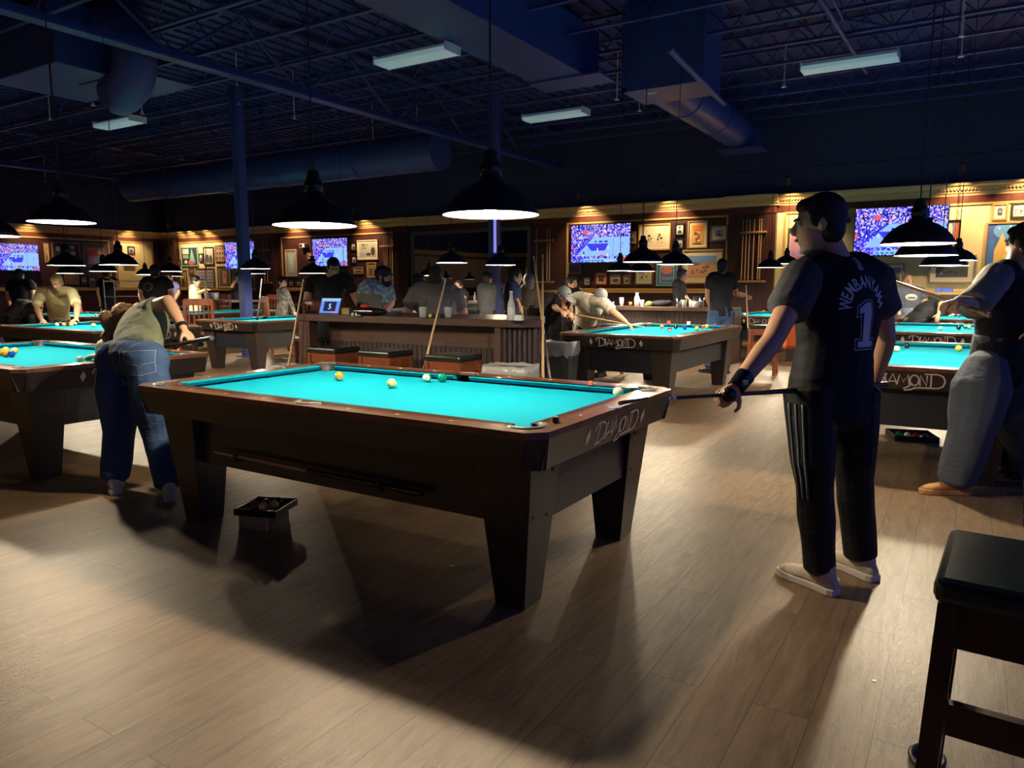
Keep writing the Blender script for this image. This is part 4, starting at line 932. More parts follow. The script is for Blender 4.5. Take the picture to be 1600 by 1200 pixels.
    sh = blob('shirt', shift(mb), shirt, vox, t, 3, wr, 7, (1,1,.6))
    if sleeve_mat:
        for s_ in ('L','R'):
            mb = MB(); a, e = J['sh'+s_], J['el'+s_]; mb.limb([a.lerp(J['neck'],.22), a, a.lerp(e,sleeve_len*.5), a.lerp(e,sleeve_len)], [.070*b,.082*b,.080*b,.084*b]); blob('sleeve', shift(mb), sleeve_mat, vox, t, 3, wr, 7)
    if legs:
        mb = MB()
        for s_ in ('L','R'): leg(mb, s_, .004, (.105,.096*pw,.082*pw,.070*pw,.068*pw,.062*pw))
        rg = []; sp = (J['chest']-J['pelvis']).normalized()
        for k, ww in ((-.13,.9),(-.05,1.03),(.04,1.0),(.12,.97))+(((.17,.93),) if butt else ()):
            f = sp.cross(hpR).normalized(); rg.append((J['pelvis']+sp*k, hpR*.165*ww*b*sx, f*.122*ww*b))
        mb.loft(rg, 24)
        if butt: [mb.ell(J['hip'+q]+sp*.02, (.128*b,.128*b,.13*b)) for q in 'LR']; mb.ell(J['pelvis']+sp*.03, (.17*b*sx,.13*b,.12*b), Matrix((hpR, sp.cross(hpR), sp)).transposed())
        blob('trousers', shift(mb), pants, vox, t, 3, wr*1.2, 6, (1,1,.5))
        for s_ in ('L','R'):
            to = V(J['to'+s_]).normalized(); a = J['an'+s_]; rt_ = V((to.y,-to.x,0)); g = V((a.x,a.y,0)); mb = MB(); rings = []
            lift = J.get('lift'+s_, V((0,0,0))).z
            for q, ww, hh in ((-.085,.026,.030),(-.06,.036,.046),(-.01,.040,.050),(.04,.040,.044),(.10,.046,.034),(.16,.046,.028),(.205,.030,.020)):
                rings.append((g+to*q+V((0,0,hh+.012)), rt_*ww, V((0,0,hh))))
            mb.loft(rings, 16); mb.limb([g-to*.035+V((0,0,.06)), g-to*.03+V((0,0,.125))], [.045,.040]); o = blob('shoe', shift(mb), shoe or M['black'], .008, t, 2)
            sl = MB(); P_ = [(-.095,.030),(-.07,.042),(0,.040),(.06,.042),(.12,.050),(.17,.049),(.215,.034),(.228,.01)]
            pts = [g+to*q+rt_*ww for q, ww in P_]+[g+to*q-rt_*ww for q, ww in P_[::-1]]
            if (pts[1]-pts[0]).cross(pts[2]-pts[1]).z < 0: pts = pts[::-1]
            sl.prism([(q.x,q.y) for q in pts], .0, .034); shift(sl).build('sole', mat('sole_pale', (.60,.55,.50), .6) if shoe and shoe.name == 'cream_knit_shoe' else (shoe or M['black']), o, bevel=.006)
    if hair:
        st_, hc = hair; hm = mat('hair_%d_%d_%d' % tuple(int(q*255) for q in hc), hc, .65); Bm = Matrix((HR,HF,HU)).transposed(); mb = MB()
        if st_ != 'bald':
            mb.ell(c+HU*.045*hs-HF*.026*hs, (.081*hs,.096*hs,.092*hs), Bm); mb.ell(c-HF*.045*hs-HU*.015*hs, (.076*hs,.062*hs,.078*hs), Bm)
            if st_ == 'short': mb.ell(c+HU*.085*hs+HF*.028*hs, (.062*hs,.058*hs,.036*hs), Bm)
            for s_ in (1,-1): mb.ell(c+HR*s_*.068*hs+HF*.012*hs+HU*.025*hs, (.012,.026,.036), Bm)
            if st_ == 'long': mb.limb([c-HF*.05, c-HF*.06-HU*.10, c-HF*.05-HU*.22], [.075,.07,.04])
            if st_ == 'curly': 
                for k in range(60): 
                    rr = random.Random(k); mb.ell(c-HF*(-.03+.10*rr.random())+HR*rr.uniform(-.12,.12)+HU*rr.uniform(-.16,.12)-V((0,0,.13*rr.random())), (.042,.042,.045), None, 8, 6)
            blob('hair', shift(mb), hm, .009 if vox < .02 else .014, t, 1, 0, 60, (1,1,1), .003 if st_ != 'curly' else .012)
        else:
            for s_ in (1,-1): mb.ell(c+HR*s_*.070-HF*.02+HU*.01, (.012,.05,.035), Bm)
            mb.build('hair', hm, t) if not shift(mb) else None
    if beard:
        mb = MB(); Bm = Matrix((HR,HF,HU)).transposed(); mb.ell(c-HU*.072*hs+HF*.038*hs, (.060*hs,.060*hs,.050*hs), Bm); 
        for s_ in (1,-1): mb.ell(c+HR*s_*.058+HF*.01-HU*.03, (.012,.022,.045), Bm)
        mb.ell(c-HU*.043*hs+HF*.094*hs, (.028,.012,.008), Bm)
        blob('beard', shift(mb), mat('beard_%d_%d_%d' % tuple(int(q*255) for q in beard), beard, .8), .009, t, 1, 0, 60, (1,1,1), .003)
    if face:
        for s_ in (1,-1):
            mb = MB().ell(c+HR*s_*.030*hs+HF*.080*hs+HU*.012*hs, (.012,.010,.008), Matrix((HR,HF,HU)).transposed(), 10, 8); ey = shift(mb).build('eye', M['eyew'], t)
            mb = MB().ell(c+HR*s_*.030*hs+HF*.0885*hs+HU*.011*hs, (.005,.003,.005), Matrix((HR,HF,HU)).transposed(), 8, 6); shift(mb).build('iris', M['iris'], ey)
            mb = MB().limb([c+HR*s_*.016*hs+HF*.094*hs+HU*.031*hs, c+HR*s_*.032*hs+HF*.090*hs+HU*.036*hs, c+HR*s_*.048*hs+HF*.078*hs+HU*.031*hs], [.004,.005,.003], 6); shift(mb).build('eyebrow', mat('brow', (.02,.012,.01), .8), t)
        mb = MB().ell(c+HF*.091*hs-HU*.052*hs, (.022,.009,.008), Matrix((HR,HF,HU)).transposed(), 12, 8); shift(mb).build('mouth', M['lip'], t)
    if cap:
        cc_, brimf = cap; Bm = Matrix((HR,HF,HU)).transposed(); mb = MB(); mb.ell(c+HU*.055-HF*.010, (.088,.105,.088), Bm); cp = blob('cap', shift(mb), cc_, .01, t, 1)
        mb = MB(); mb.ell(c+HU*.040+HF*brimf*.12, (.075,.085,.010), Bm, 16, 6); shift(mb).build('cap_brim', cc_, cp)
    return t, sh, (HF,HU,HR)
def std_joints(x, y, rz, h=1.75, **ov):
    """standing figure facing local +y; overrides in local metres at 1.75 m height"""
    L = dict(pelvis=(0,0,.96), chest=(0,.0,1.25), neck=(0,-.015,1.47), head=(0,.015,1.625), face=(0,1,0),
        shL=(-.185,-.01,1.405), shR=(.185,-.01,1.405), elL=(-.24,-.03,1.13), elR=(.24,-.03,1.13), wrL=(-.25,.10,.90), wrR=(.25,.10,.90),
        hipL=(-.09,0,.92), hipR=(.09,0,.92), knL=(-.11,.03,.50), knR=(.11,.03,.50), anL=(-.12,-.02,.09), anR=(.12,-.02,.09), toL=(-.2,1,0), toR=(.2,1,0))
    L.update(ov); R_ = Matrix.Rotation(rz, 3, 'Z'); s_ = h/1.75; J = {}
    for k, v in L.items():
        v = V(v)
        if k in ('face','toL','toR','headup','hdL','hdR','hnL','hnR'): J[k] = (R_ @ v).normalized()
        else: J[k] = R_ @ (v*s_) + V((x,y,0))
    return J
def bake_text(me_vf, host, origin, right, up, nrm, off=.003, name='print', m=None, parent=None):
    """lay flat lettering on the surface of a garment by casting each vertex onto it"""
    vs, fs_ = me_vf; bvh = BVHTree.FromPolygons([v.co for v in host.data.vertices], [list(p.vertices) for p in host.data.polygons])
    bm = bmesh.new(); V_ = [bm.verts.new((v.x,v.y,0)) for v in vs]
    for f in fs_:
        try: bm.faces.new([V_[i] for i in f])
        except ValueError: pass
    bm.normal_update(); bmesh.ops.triangulate(bm, faces=bm.faces)
    for k_ in (0,1):
        lo = min(v.co[k_] for v in bm.verts); hi = max(v.co[k_] for v in bm.verts); q_ = lo+.018
        while q_ < hi:
            n_ = V((0,0,0)); n_[k_] = 1; bmesh.ops.bisect_plane(bm, geom=bm.verts[:]+bm.edges[:]+bm.faces[:], plane_co=n_*q_, plane_no=n_); q_ += .018
    o = parent.matrix_world.inverted() if 0 else Matrix.Translation(-parent.location)
    for v in bm.verts:
        p = o @ (V(origin) + right*v.co.x + up*v.co.y + nrm*.4); h = bvh.ray_cast(p, -nrm)
        v.co = (h[0] + nrm*off) if h[0] else (p - nrm*.4)
    me = bpy.data.meshes.new(name); bm.to_mesh(me); bm.free(); me.materials.append(m); ob = bpy.data.objects.new(name, me); COL.objects.link(ob); ob.parent = host; return ob

FB = lambda n, c, c2=None, **k: fabric(n, c, c2, **k)
F_black = FB('black_tee', (.010,.011,.016)); F_black2 = FB('black_knit', (.016,.017,.022)); F_grey = FB('grey_tee', (.20,.19,.20)); F_char = FB('charcoal_cotton', (.05,.055,.065))
F_jeans = FB('blue_denim', (.035,.07,.16), (.05,.095,.20), scale=3, bumps=.4); F_jeansd = FB('grey_denim', (.075,.09,.12), (.06,.07,.10), scale=2, bumps=.4); F_yel = FB('yellow_linen', (.66,.62,.36), (.60,.56,.32), scale=40)
F_white = FB('white_tee', (.62,.58,.47)); F_sage = FB('sage_tee', (.18,.20,.13), (.15,.17,.11), bumps=.5); F_navy = FB('navy_tee', (.02,.03,.08)); F_pants = FB('black_track_pants', (.006,.006,.009), rough=.5)
F_khaki = FB('olive_trousers', (.08,.08,.05)); F_pale = FB('pale_yellow_tee', (.60,.56,.38)); F_blue = FB('dusty_blue_tee', (.12,.13,.30))
m_shoe = FB('cream_knit_shoe', (.62,.52,.42), (.52,.42,.33), rough=.8, scale=90)
m_camo = fabric('camo_grey', (.20,.19,.17), (.06,.06,.06), .85, 18)
m_aloha = fabric('leafy_print_shirt', (.50,.62,.62), (.10,.20,.32), .85, 22)
def P3(*a): return S(*a)
def auto(J, leghide=False):
    """fill in legs and feet under the pelvis where the photo hides them"""
    J = {k: (S(*v) if isinstance(v, tuple) and len(v) == 3 and abs(v[0]) > 3.5 else V(v)) for k, v in J.items()}
    r_ = J['shR']-J['shL']; r_.z = 0; r_.normalize(); f = V((-r_.y, r_.x, 0)); p = J['pelvis']
    J.setdefault('hipL', p-r_*.09); J.setdefault('hipR', p+r_*.09)
    for s_, k in (('L',-1),('R',1)):
        a = J.get('an'+s_) or V((p.x,p.y,.09))+r_*k*.14-f*.03; J['an'+s_] = a
        J.setdefault('kn'+s_, (J['hip'+s_]+a)/2+f*.06); J.setdefault('to'+s_, (f+r_*k*.2).normalized())
    return J
FWh = V((FW.x,FW.y,0)).normalized()
# --- man in the black jersey, standing at right
h1, t1, h2, t2 = at(1305,931,0), at(1216,894,0), at(1366,909,0), at(1292,876,0)
d1, d2 = (t1-h1).normalized(), (t2-h2).normalized()
J = dict(pelvis=S(1299,598,3.34), chest=S(1310,490,3.34), neck=S(1306,404,3.32), head=S(1279,352,3.29), face=(-RT*.93+FWh*.28+V((0,0,-.12))), headup=V((0,0,1))-RT*.08,
 shL=S(1256,432,3.26), shR=S(1366,436,3.42), elL=S(1207,532,3.10), wrL=S(1152,603,2.98), elR=S(1384,528,3.50), wrR=S(1366,597,3.64),
 hipL=S(1268,612,3.30), hipR=S(1332,612,3.38), knL=S(1271,745,3.27), knR=S(1334,735,3.42), anL=h1+d1*.085+V((0,0,.09)), anR=h2+d2*.085+V((0,0,.09)), toL=d1, toR=d2,
 hdL=(-RT*.62-UP*.68+FWh*.1), hnL=(-RT*.2+FWh*.9-UP*.25), hdR=(-RT*.6-UP*.5), hnR=(-RT*.3-FWh*.5))
F_jersey = FB('black_jersey_mesh', (.007,.007,.011), rough=.7)
man, mshirt, (HF,HU,HR) = person('person standing at right in black number 1 jersey, cue held low, back to us', J, F_jersey, F_pants, 'skin', ('short',(.010,.007,.006)), m_shoe, 1.10, .007, sleeve=.10, hem=.10, wr=.006, sx=1.10, hs=1.06, curlL=1.15, curlR=1.1, sleeve_mat=FB('grey_jersey_sleeve',(.085,.085,.095)), sleeve_len=.52)
silver_l = mat('jersey_silver', (.62,.58,.66), .6); dkp = mat('jersey_dark_print', (.012,.012,.02), .6)
# lettering on the back
nrm = -FWh*.96+RT*.28; nrm.normalize(); rgt = V((0,0,1)).cross(nrm).normalized(); rgt = rgt if rgt.dot(RT) > 0 else -rgt; upv = V((0,0,1))
def arcword(txt, R_, size, spread):
    vs, fs_ = [], []; n = len(txt)
    for i, chx in enumerate(txt):
        me_ = textmesh(chx, size, .022); v_, f_ = textparts(me_); a = (i-(n-1)/2)*spread; c_, s__ = math.cos(-a), math.sin(-a); o_ = len(vs)
        for q in v_: x_, y_ = q.x*.62, q.y*1.0+R_; vs.append(V((x_*c_-y_*s__, x_*s__+y_*c_-R_, 0)))
        fs_ += [[k+o_ for k in f] for f in f_]
    return vs, fs_
bake_text(arcword('WEMBANYAMA', .108, .076, .325), mshirt, S(1329,441,3.3), rgt, upv, nrm, .003, 'name_lettering', silver_l, man)
v_, f_ = textparts(textmesh('1', .36, .035))
def one(k): # slab numeral one
    return [V((x_*k,y_*k,0)) for x_, y_ in [(-.62,-1),(.62,-1),(.62,-.74),(.34,-.74),(.34,1),(.0,1),(-.58,.74),(-.58,.48),(-.26,.56),(-.26,-.74),(-.62,-.74)]]
def grow(pts, g):
    n = len(pts); out = []
    for i in range(n):
        a, b, c_ = pts[i-1], pts[i], pts[(i+1)%n]; e1 = (b-a).normalized(); e2 = (c_-b).normalized(); n1 = V((e1.y,-e1.x,0)); n2 = V((e2.y,-e2.x,0)); m_ = (n1+n2)/max(.4,1+n1.dot(n2)); out.append(b+m_*g)
    return out
o1 = [V((p_.x*.075,p_.y*.098,0)) for p_ in one(1)]
for g_, mm, off, nm in ((.013,silver_l,.003,'number_outline'),(.0095,dkp,.0045,'number_border'),(0,silver_l,.006,'number_print')):
    bake_text((grow(o1,g_), [list(range(11))]), mshirt, S(1331,506,3.3), rgt, upv, nrm, off, nm, mm, man)
rc = lambda w_, h_: [V((x_*w_,y_*h_,0)) for x_, y_ in [(-.7,-1),(.7,-1),(1,-.8),(1,.8),(.7,1),(-.7,1),(-1,.8),(-1,-.8)]]
bake_text((rc(.017,.027), [list(range(8))]), mshirt, S(1325,413,3.3), rgt, upv, nrm, .003, 'league_emblem', silver_l, man)
bake_text((rc(.013,.023), [list(range(8))]), mshirt, S(1325,413,3.3), rgt, upv, nrm, .004, 'league_emblem', dkp, man)
bake_text(([V(q)*.02 for q in [(-.15,1,0),(.15,1,0),(.2,.5,0),(.6,.1,0),(.45,-.05,0),(.15,.2,0),(.1,-.2,0),(.4,-1,0),(.15,-1,0),(-.1,-.4,0),(-.35,-1,0),(-.55,-1,0),(-.25,0,0),(-.35,.4,0)]], [list(range(14))]), mshirt, S(1325,413,3.3), rgt, upv, nrm, .005, 'league_emblem', silver_l, man)
# trouser stripes and wrist wrap
mtr = [c_ for c_ in man.children if c_.name.startswith('trousers')][0]; tv_ = BVHTree.FromPolygons([v.co for v in mtr.data.vertices], [list(p.vertices) for p in mtr.data.polygons])
for k in range(3):
    mb = MB(); pts = []
    for f_, r_ in ((.12,.12),(.22,.12),(.35,.12),(.48,.11),(.6,.11),(.72,.11),(.85,.10),(.98,.10)):
        q = J['hipL'].lerp(J['knL'], f_); al = .25+.30*k; pts.append(q-RT*r_*math.cos(al)-FWh*r_*math.sin(al) - man.location)
    q = J['knL'].lerp(J['anL'],.2); pts.append(q-RT*.080*math.cos(al)-FWh*.080*math.sin(al)-man.location)
    pts = [tv_.find_nearest(p_)[0]+tv_.find_nearest(p_)[1]*.002 for p_ in pts]; mb.limb(pts, [.0055]*len(pts), 8); mb.build('trouser_stripe', mat('stripe_grey', (.10,.10,.11), .6), man)
wd = (J['elL']-J['wrL']).normalized(); wl = J['wrL']-man.location
MB().tube(wl-wd*.01, wl+wd*.065, .036, .040, 20).build('wrist_wrap', M['gloss'], man)
MB().box(wl+wd*.03-FWh*.042, (.03,.008,.018)).build('wrap_badge', mat('badge_grey', (.5,.5,.5), .3), man)
hdn = V(J['hdL']).normalized(); mb = MB(); mb.ell(wl+hdn*.05, (.034,.034,.034)); blob('glove', mb, M['gloss'], .008, man, 2)
ca, cb = S(1040,623,2.82), S(1384,601,3.62)
t = cue(cb, ca, 'black pool cue held low across his back by the standing man', L=1.47)
for c_ in t.children:
    if c_.name.startswith(('shaft','butt')): c_.data.materials[0] = M['gloss']
o = MB().tube(at(968,630,.826), at(1012,623,.826), .010, .008).build('cue_extension', M['gloss']); tag(o, 'short black rod lying on the right corner rail of the foreground table', 'rod')
MB().box(S(1240,515,3.42)-man.location, (.09,.05,.19)).build('orange_shirt_front', mat('orange_cloth', (.75,.13,.03), .8), man, bevel=.02)
# --- blurred man at the right edge
g1, g2 = at(1492,772,0), at(1592,752,0)
J = dict(pelvis=S(1560,552,4.78), chest=S(1566,487,4.72), neck=S(1584,418,4.62), head=S(1599,381,4.56), face=(-RT*.35+FWh*.9-V((0,0,.15))), shL=S(1558,432,4.52), shR=S(1618,428,4.85), elL=S(1520,478,4.35), wrL=S(1499,470,4.12),
 elR=S(1640,490,4.8), wrR=S(1620,520,4.5), hipL=S(1542,562,4.72), hipR=S(1592,560,4.86), knL=S(1520,668,4.72), knR=S(1592,660,4.84), anL=g1+V((0,0,.09)), anR=g2+V((0,0,.09)), toL=(-RT+FWh*.1), toR=(-RT+FWh*.3), hdL=(-RT*.8-UP*.2), hnL=(-UP+FWh*.3))
m2, sh2, _ = person('person at the right edge in black T-shirt with grey sleeves and baggy grey jeans', J, F_black, F_jeansd, 'skin', ('short',(.008,.006,.005)), mat('tan_sandal', (.50,.24,.08), .6), 1.12, .011, sleeve=.1, hem=.12, wr=.008, pw=1.62, sleeve_mat=FB('heather_grey_sleeve',(.22,.21,.19)), sleeve_len=1.0, curlL=1.0)
cue(S(1553,495,4.05), S(1452,459,4.45), 'pale pool cue in the hand of the man at the right edge', dark=False, L=.9)
# --- woman bending over the left table
g1, g2 = at(181,768,0), at(266,779,0); away = V((-.85,.5,0)).normalized()
J = dict(pelvis=S(207,556,4.86), chest=S(222,521,5.10), neck=S(212,504,5.34), head=S(193,503,5.42), face=(away-V((0,0,.25))), headup=V((0,0,1))+away*.3, shL=S(190,530,5.40), shR=S(232,487,5.14), elR=S(262,470,5.02), wrR=S(287,515,4.90), elL=S(160,540,5.62), wrL=S(155,556,5.80),
 hipL=S(182,566,4.90), hipR=S(229,568,4.76), knL=S(187,668,4.93), knR=S(247,672,4.82), anL=g1+V((0,0,.09)), anR=g2+V((0,0,.09)), toL=away, toR=away, hdR=(RT*.5-UP*.6), hnR=(-RT*.5-UP*.4+FWh*.3), hdL=(-RT*.8+FWh*.5), hnL=V((0,0,-1)))
wm_, wsh, _ = person('person in sage T-shirt and blue jeans bending over the left table, seen from behind', J, F_sage, F_jeans, 'skin', ('curly',(.26,.13,.055)), mat('white_sneaker', (.6,.58,.52), .6), 1.06, .009, sleeve=.42, hem=-.07, butt=True, wr=.007, pw=1.3, sx=1.14, curlR=1.2, curlL=.3)
off = wm_.location
MB().tube(J['wrR']-off+(J['elR']-J['wrR']).normalized()*.02, J['wrR']-off+(J['elR']-J['wrR']).normalized()*.045, .037, .038, 20).build('wristband', M['black'], wm_)
tr = [c_ for c_ in wm_.children if c_.name.startswith('trousers')][0]
nb = (-FWh*.97+V((0,0,.1))).normalized(); pocket_m = mat('denim_stitch', (.30,.36,.45), .8); den2 = FB('denim_pocket', (.055,.10,.20), scale=5)
def bakeon(pts, faces, px, py, off_, nm, mm, parent=wm_, host=tr): 
    bake_text(([V((a_*.0043,b_*.0043,0)) for a_,b_ in pts], faces), host, S(px,py,4.7), RT, V((0,0,1)), nb, off_, nm, mm, parent)
pk = [(-24,18),(22,20),(24,-12),(6,-18),(-14,-17)]
bakeon(pk, [list(range(5))], 221,568, .003, 'back_pocket', den2)
def strokes(poly, w_):
    m_ = MB().ribbon(poly, w_); return [(v[0],v[1]) for v in m_.v], m_.f
for pl_ in (pk+[pk[0]], [(-16,0),(-4,-2),(4,-5),(12,0),(22,2)]):
    a_, b_ = strokes(pl_, .7); bakeon(a_, b_, 221,568, .005, 'pocket_stitching', pocket_m)
a_, b_ = strokes([(-14,16),(4,17),(-1,-18)], .7); bakeon(a_, b_, 170,566, .004, 'pocket_stitching', pocket_m)
a_, b_ = strokes([(0,26),(-2,-30)], .8); bakeon(a_, b_, 190,572, .004, 'seam_stitching', pocket_m)
cue(S(331,528,4.62), S(146,562,5.72), 'pool cue with white-ended butt aimed by the woman in jeans', L=1.49)
# --- man in yellow racking balls
J = auto(dict(pelvis=onp(92,494,1,3.62), chest=onp(90,474,1,3.42), neck=onp(89,453,1,3.22), head=onp(89,442,1,3.10), face=(-FWh*.85-V((0,0,.55))), headup=V((0,0,1))-FWh*.5, shL=onp(112,457,1,3.22), shR=onp(64,457,1,3.22), elL=onp(121,480,1,3.05), wrL=onp(119,499,1,2.85), elR=onp(57,482,1,3.0), wrR=onp(66,503,1,2.62), hdL=(-FWh-UP*.2), hdR=(RT-FWh*.5-UP*.2), hnL=V((0,0,-1)), hnR=V((0,0,-1))))
person('person in pale yellow short-sleeved shirt leaning over the left table, racking balls', J, F_yel, F_jeans, 'skinp', ('short',(.42,.30,.12)), None, 1.12, .013, sleeve=.75, curlL=.3, curlR=.3, wr=.006)
# --- generic middle and far people
def pp(label, shirt, pants, skin, hair, D, head, sh, body, arms, face, vox=.016, lean=0, sleeve=.55, build=1.0, beard=None, cap=None, pelD=0, **k):
    """head (px,py); sh = left and right shoulder px (as the person has them); body = chest and pelvis px; arms = elbow, wrist px for L then R"""
    f = lambda q, dd=0: S(q[0], q[1], D+(q[2] if len(q) > 2 else 0)+dd)
    J = dict(head=f(head), shL=f(sh[0]), shR=f(sh[1]), chest=f(body[0]), pelvis=f(body[1]), elL=f(arms[0]), wrL=f(arms[1]), elR=f(arms[2]), wrR=f(arms[3]))
    J['neck'] = (J['shL']+J['shR'])/2 + (J['head']-(J['shL']+J['shR'])/2)*.28; J['face'] = RT*face[0]+FWh*face[1]+V((0,0,face[2] if len(face) > 2 else 0))
    if 'legs' in k: J['anL'], J['anR'] = at(*k['legs'][0],0)+V((0,0,.09)), at(*k['legs'][1],0)+V((0,0,.09)); k.pop('legs')
    if k.get('sit'):
        J = auto(J); s_ = k['sit']; fw = V((J['face'].x,J['face'].y,0)).normalized()
        for q in 'LR': J['kn'+q] = J['hip'+q]+fw*.42-V((0,0,.05)); J['an'+q] = V((J['kn'+q].x,J['kn'+q].y,s_)); J['to'+q] = fw
        k.pop('sit')
    else: J = auto(J)
    return person(label, J, shirt, pants, skin, hair, None, build, vox, sleeve=sleeve, beard=beard, cap=cap, **k)
BLK = (.012,.009,.008); BRN = (.06,.03,.018)
barman = pp('person in black polo shirt behind the left half of the bar, looking down', F_black2, F_pants, 'skin', ('short',BLK), 9.3, (521,419), ((545,440,-.1),(487,440,.1)), ((514,468),(514,512)), ((555,464),(568,488,-.3),(479,470),(505,482,-.35)), (.35,-.85,-.5), .011, build=1.1, curlL=.9)
pp('person with black beard and hat in blue leafy print shirt, arms crossed at the bar', m_aloha, F_khaki, 'skin', ('short',BLK), 8.8, (600,433), ((604,447,.15),(571,447,-.1)), ((588,470),(588,512)), ((611,474,.1),(600,487,-.3),(568,476,-.2),(594,488,-.35)), (.92,-.25,-.05), .011, beard=(.012,.010,.009), cap=(M['black'],.6), build=1.12, sleeve=.8, sx=1.1)
pp('large person in grey T-shirt leaning on the bar, back to us', F_grey, F_khaki, 'skin', ('short',BRN), 8.2, (682,434), ((652,455,.05),(708,457,-.05)), ((682,478),(682,520)), ((636,487,.1),(652,494,.4),(724,488,.1),(712,495,.4)), (.15,.95,-.1), .012, build=1.32, sleeve=.7, beard=None)
pp('person in navy T-shirt beyond the bar bottle, facing right', F_navy, F_pants, 'skin', ('short',BLK), 9.9, (805,433), ((797,446,-.1),(801,447,.3)), ((800,462),(800,488)), ((802,460),(811,477,-.2),(806,462),(812,476)), (.9,.1,-.1), .018)
pp('grey-haired person in brown top right of the navy shirt', FB('brown_top',(.10,.08,.06)), F_pants, 'skin', ('long',(.14,.12,.11)), 10.7, (826,441), ((818,452),(836,452)), ((827,466),(827,490)), ((816,464),(818,478),(838,464),(838,478)), (-.2,.9), .018)
pp('dark seated person in front of the mirror, left of the navy shirt', F_char, F_pants, 'skin2', ('short',BLK), 13.2, (762,437), ((752,448),(770,449)), ((760,462),(760,486)), ((749,462),(752,472),(772,462),(768,472)), (.6,.6), .02)
pp('dark person leaning left behind the grey T-shirt, elbow raised', F_black, F_pants, 'skin2', ('short',BLK), 9.8, (655,443), ((643,456),(662,455)), ((650,472),(648,500)), ((640,462),(650,447,-.2),(666,468),(664,480)), (.5,.6), .018)
pp('person in dark clothes at the counter right of the grey T-shirt', F_black, F_pants, 'skin', ('long',BLK), 13.0, (716,447), ((705,458),(726,458)), ((716,472),(716,494)), ((703,470),(712,474,-.3),(728,466),(716,462,-.3)), (-.4,-.8,-.3), .018)
pp('person with grey cap bending low left of the white-shirted player', F_black, F_pants, 'skin', ('short',BLK), 10.2, (880,462), ((868,468),(884,474,.2)), ((866,482,.2),(862,500,.4)), ((866,480),(876,486,-.2),(880,484),(888,488,-.2)), (.5,-.5,-.6), .016, cap=(FB('grey_cap',(.25,.26,.28)),.9))
pp('dark-haired person standing behind the raised elbow of the white-shirted player', F_black, F_pants, 'skin', ('short',BLK), 12.2, (893,444), ((884,455),(903,455)), ((893,470),(893,492)), ((882,468),(884,480),(904,468),(903,480)), (.7,-.4), .02)
pl21 = pp('person in white T-shirt and grey cap shooting from the left side of the lettered table', F_white, F_pants, 'skin', ('long',(.07,.04,.025)), 10.4, (938,466,-.2), ((944,474,-.3),(903,464,.1)), ((918,484,.2),(914,506,.45)), ((958,487,-.45),(979,504,-.55),(888,472,.15),(893,490,.0)), (.35,-.75,-.55), .014, cap=(FB('grey_white_cap',(.30,.30,.32)),.9), build=1.12, sleeve=.75, hem=.08, legs=((940,588),(905,596)), curlR=1.1)
cue(S(884,489,10.45), S(994,509,9.75), 'pool cue aimed by the white-shirted player in a cap', dark=False, L=1.3)
pp('tall person in black T-shirt and jeans holding a cue upright, back to us', F_black2, F_jeans, 'skin2', ('short',BLK), 11.6, (1129,417), ((1111,434,-.05),(1143,435,.05)), ((1126,456),(1126,488)), ((1106,462),(1110,480,.1),(1150,459,.2),(1166,462,.3)), (.45,.75), .015, build=1.12, legs=((1108,583),(1134,583)), curlR=1.1)
cue(S(1172,582,11.6), S(1166,452,11.9), 'pool cue held upright by the black-shirted person at the cue rack', L=1.47)
pp('person in dark top sitting at the cup-crowded counter, facing right', F_black, F_pants, 'skin', ('short',(.16,.12,.09)), 14.3, (1066,430), ((1056,443,-.1),(1064,443,.2)), ((1062,458),(1062,480)), ((1062,458),(1074,466,-.1),(1066,458),(1075,466)), (.9,.1,-.1), .018)
bearded = pp('seated person with white beard, glasses and slate T-shirt against the cream wall', FB('slate_tee',(.085,.095,.13)), FB('pale_denim',(.16,.22,.30)), 'skin', ('bald',(.35,.33,.31)), 14.9, (1418,440), ((1440,457),(1397,457)), ((1418,474),(1418,492)), ((1445,472),(1437,481,-.2),(1393,474),(1402,484,-.2)), (.05,-1,-.1), .012, build=1.5, hs=1.22, beard=(.50,.47,.43), sit=.12)
bp, bsh, (HF,HU,HR) = bearded; hc_ = S(1418,440,14.9)-bp.location
for s_ in (1,-1): MB().ell(hc_+HR*s_*.033+HF*.098+HU*.012, (.026,.004,.017), Matrix((HR,HF,HU)).transposed(), 12, 8).build('glasses_lens', M['black'], bp)
bake_text(([V((.12*math.cos(a),.065*math.sin(a),0)) for a in [2*PI*i/18 for i in range(18)]], [list(range(18))]), bsh, S(1417,464,14.9), RT, V((0,0,1)), -FWh, .004, 'shirt_emblem', mat('emblem_cream', (.45,.45,.38), .8), bp)
bake_text(([V((.09*math.cos(a),-.015+.022*math.sin(a),0)) for a in [2*PI*i/12 for i in range(12)]], [list(range(12))]), bsh, S(1417,464,14.9), RT, V((0,0,1)), -FWh, .006, 'shirt_emblem', mat('emblem_dark', (.07,.08,.10), .8), bp)
pp('person in black bending over the farthest right-hand table, bare arm on the rail', F_black, F_pants, 'skin', ('short',BLK), 11.2, (1460,479,.5), ((1446,478,.3),(1469,474,-.1)), ((1445,488,.1),(1432,500,.1)), ((1446,490,.2),(1455,494,.1),(1472,476,-.2),(1467,490,-.25)), (.2,.9,-.4), .016, build=1.15)
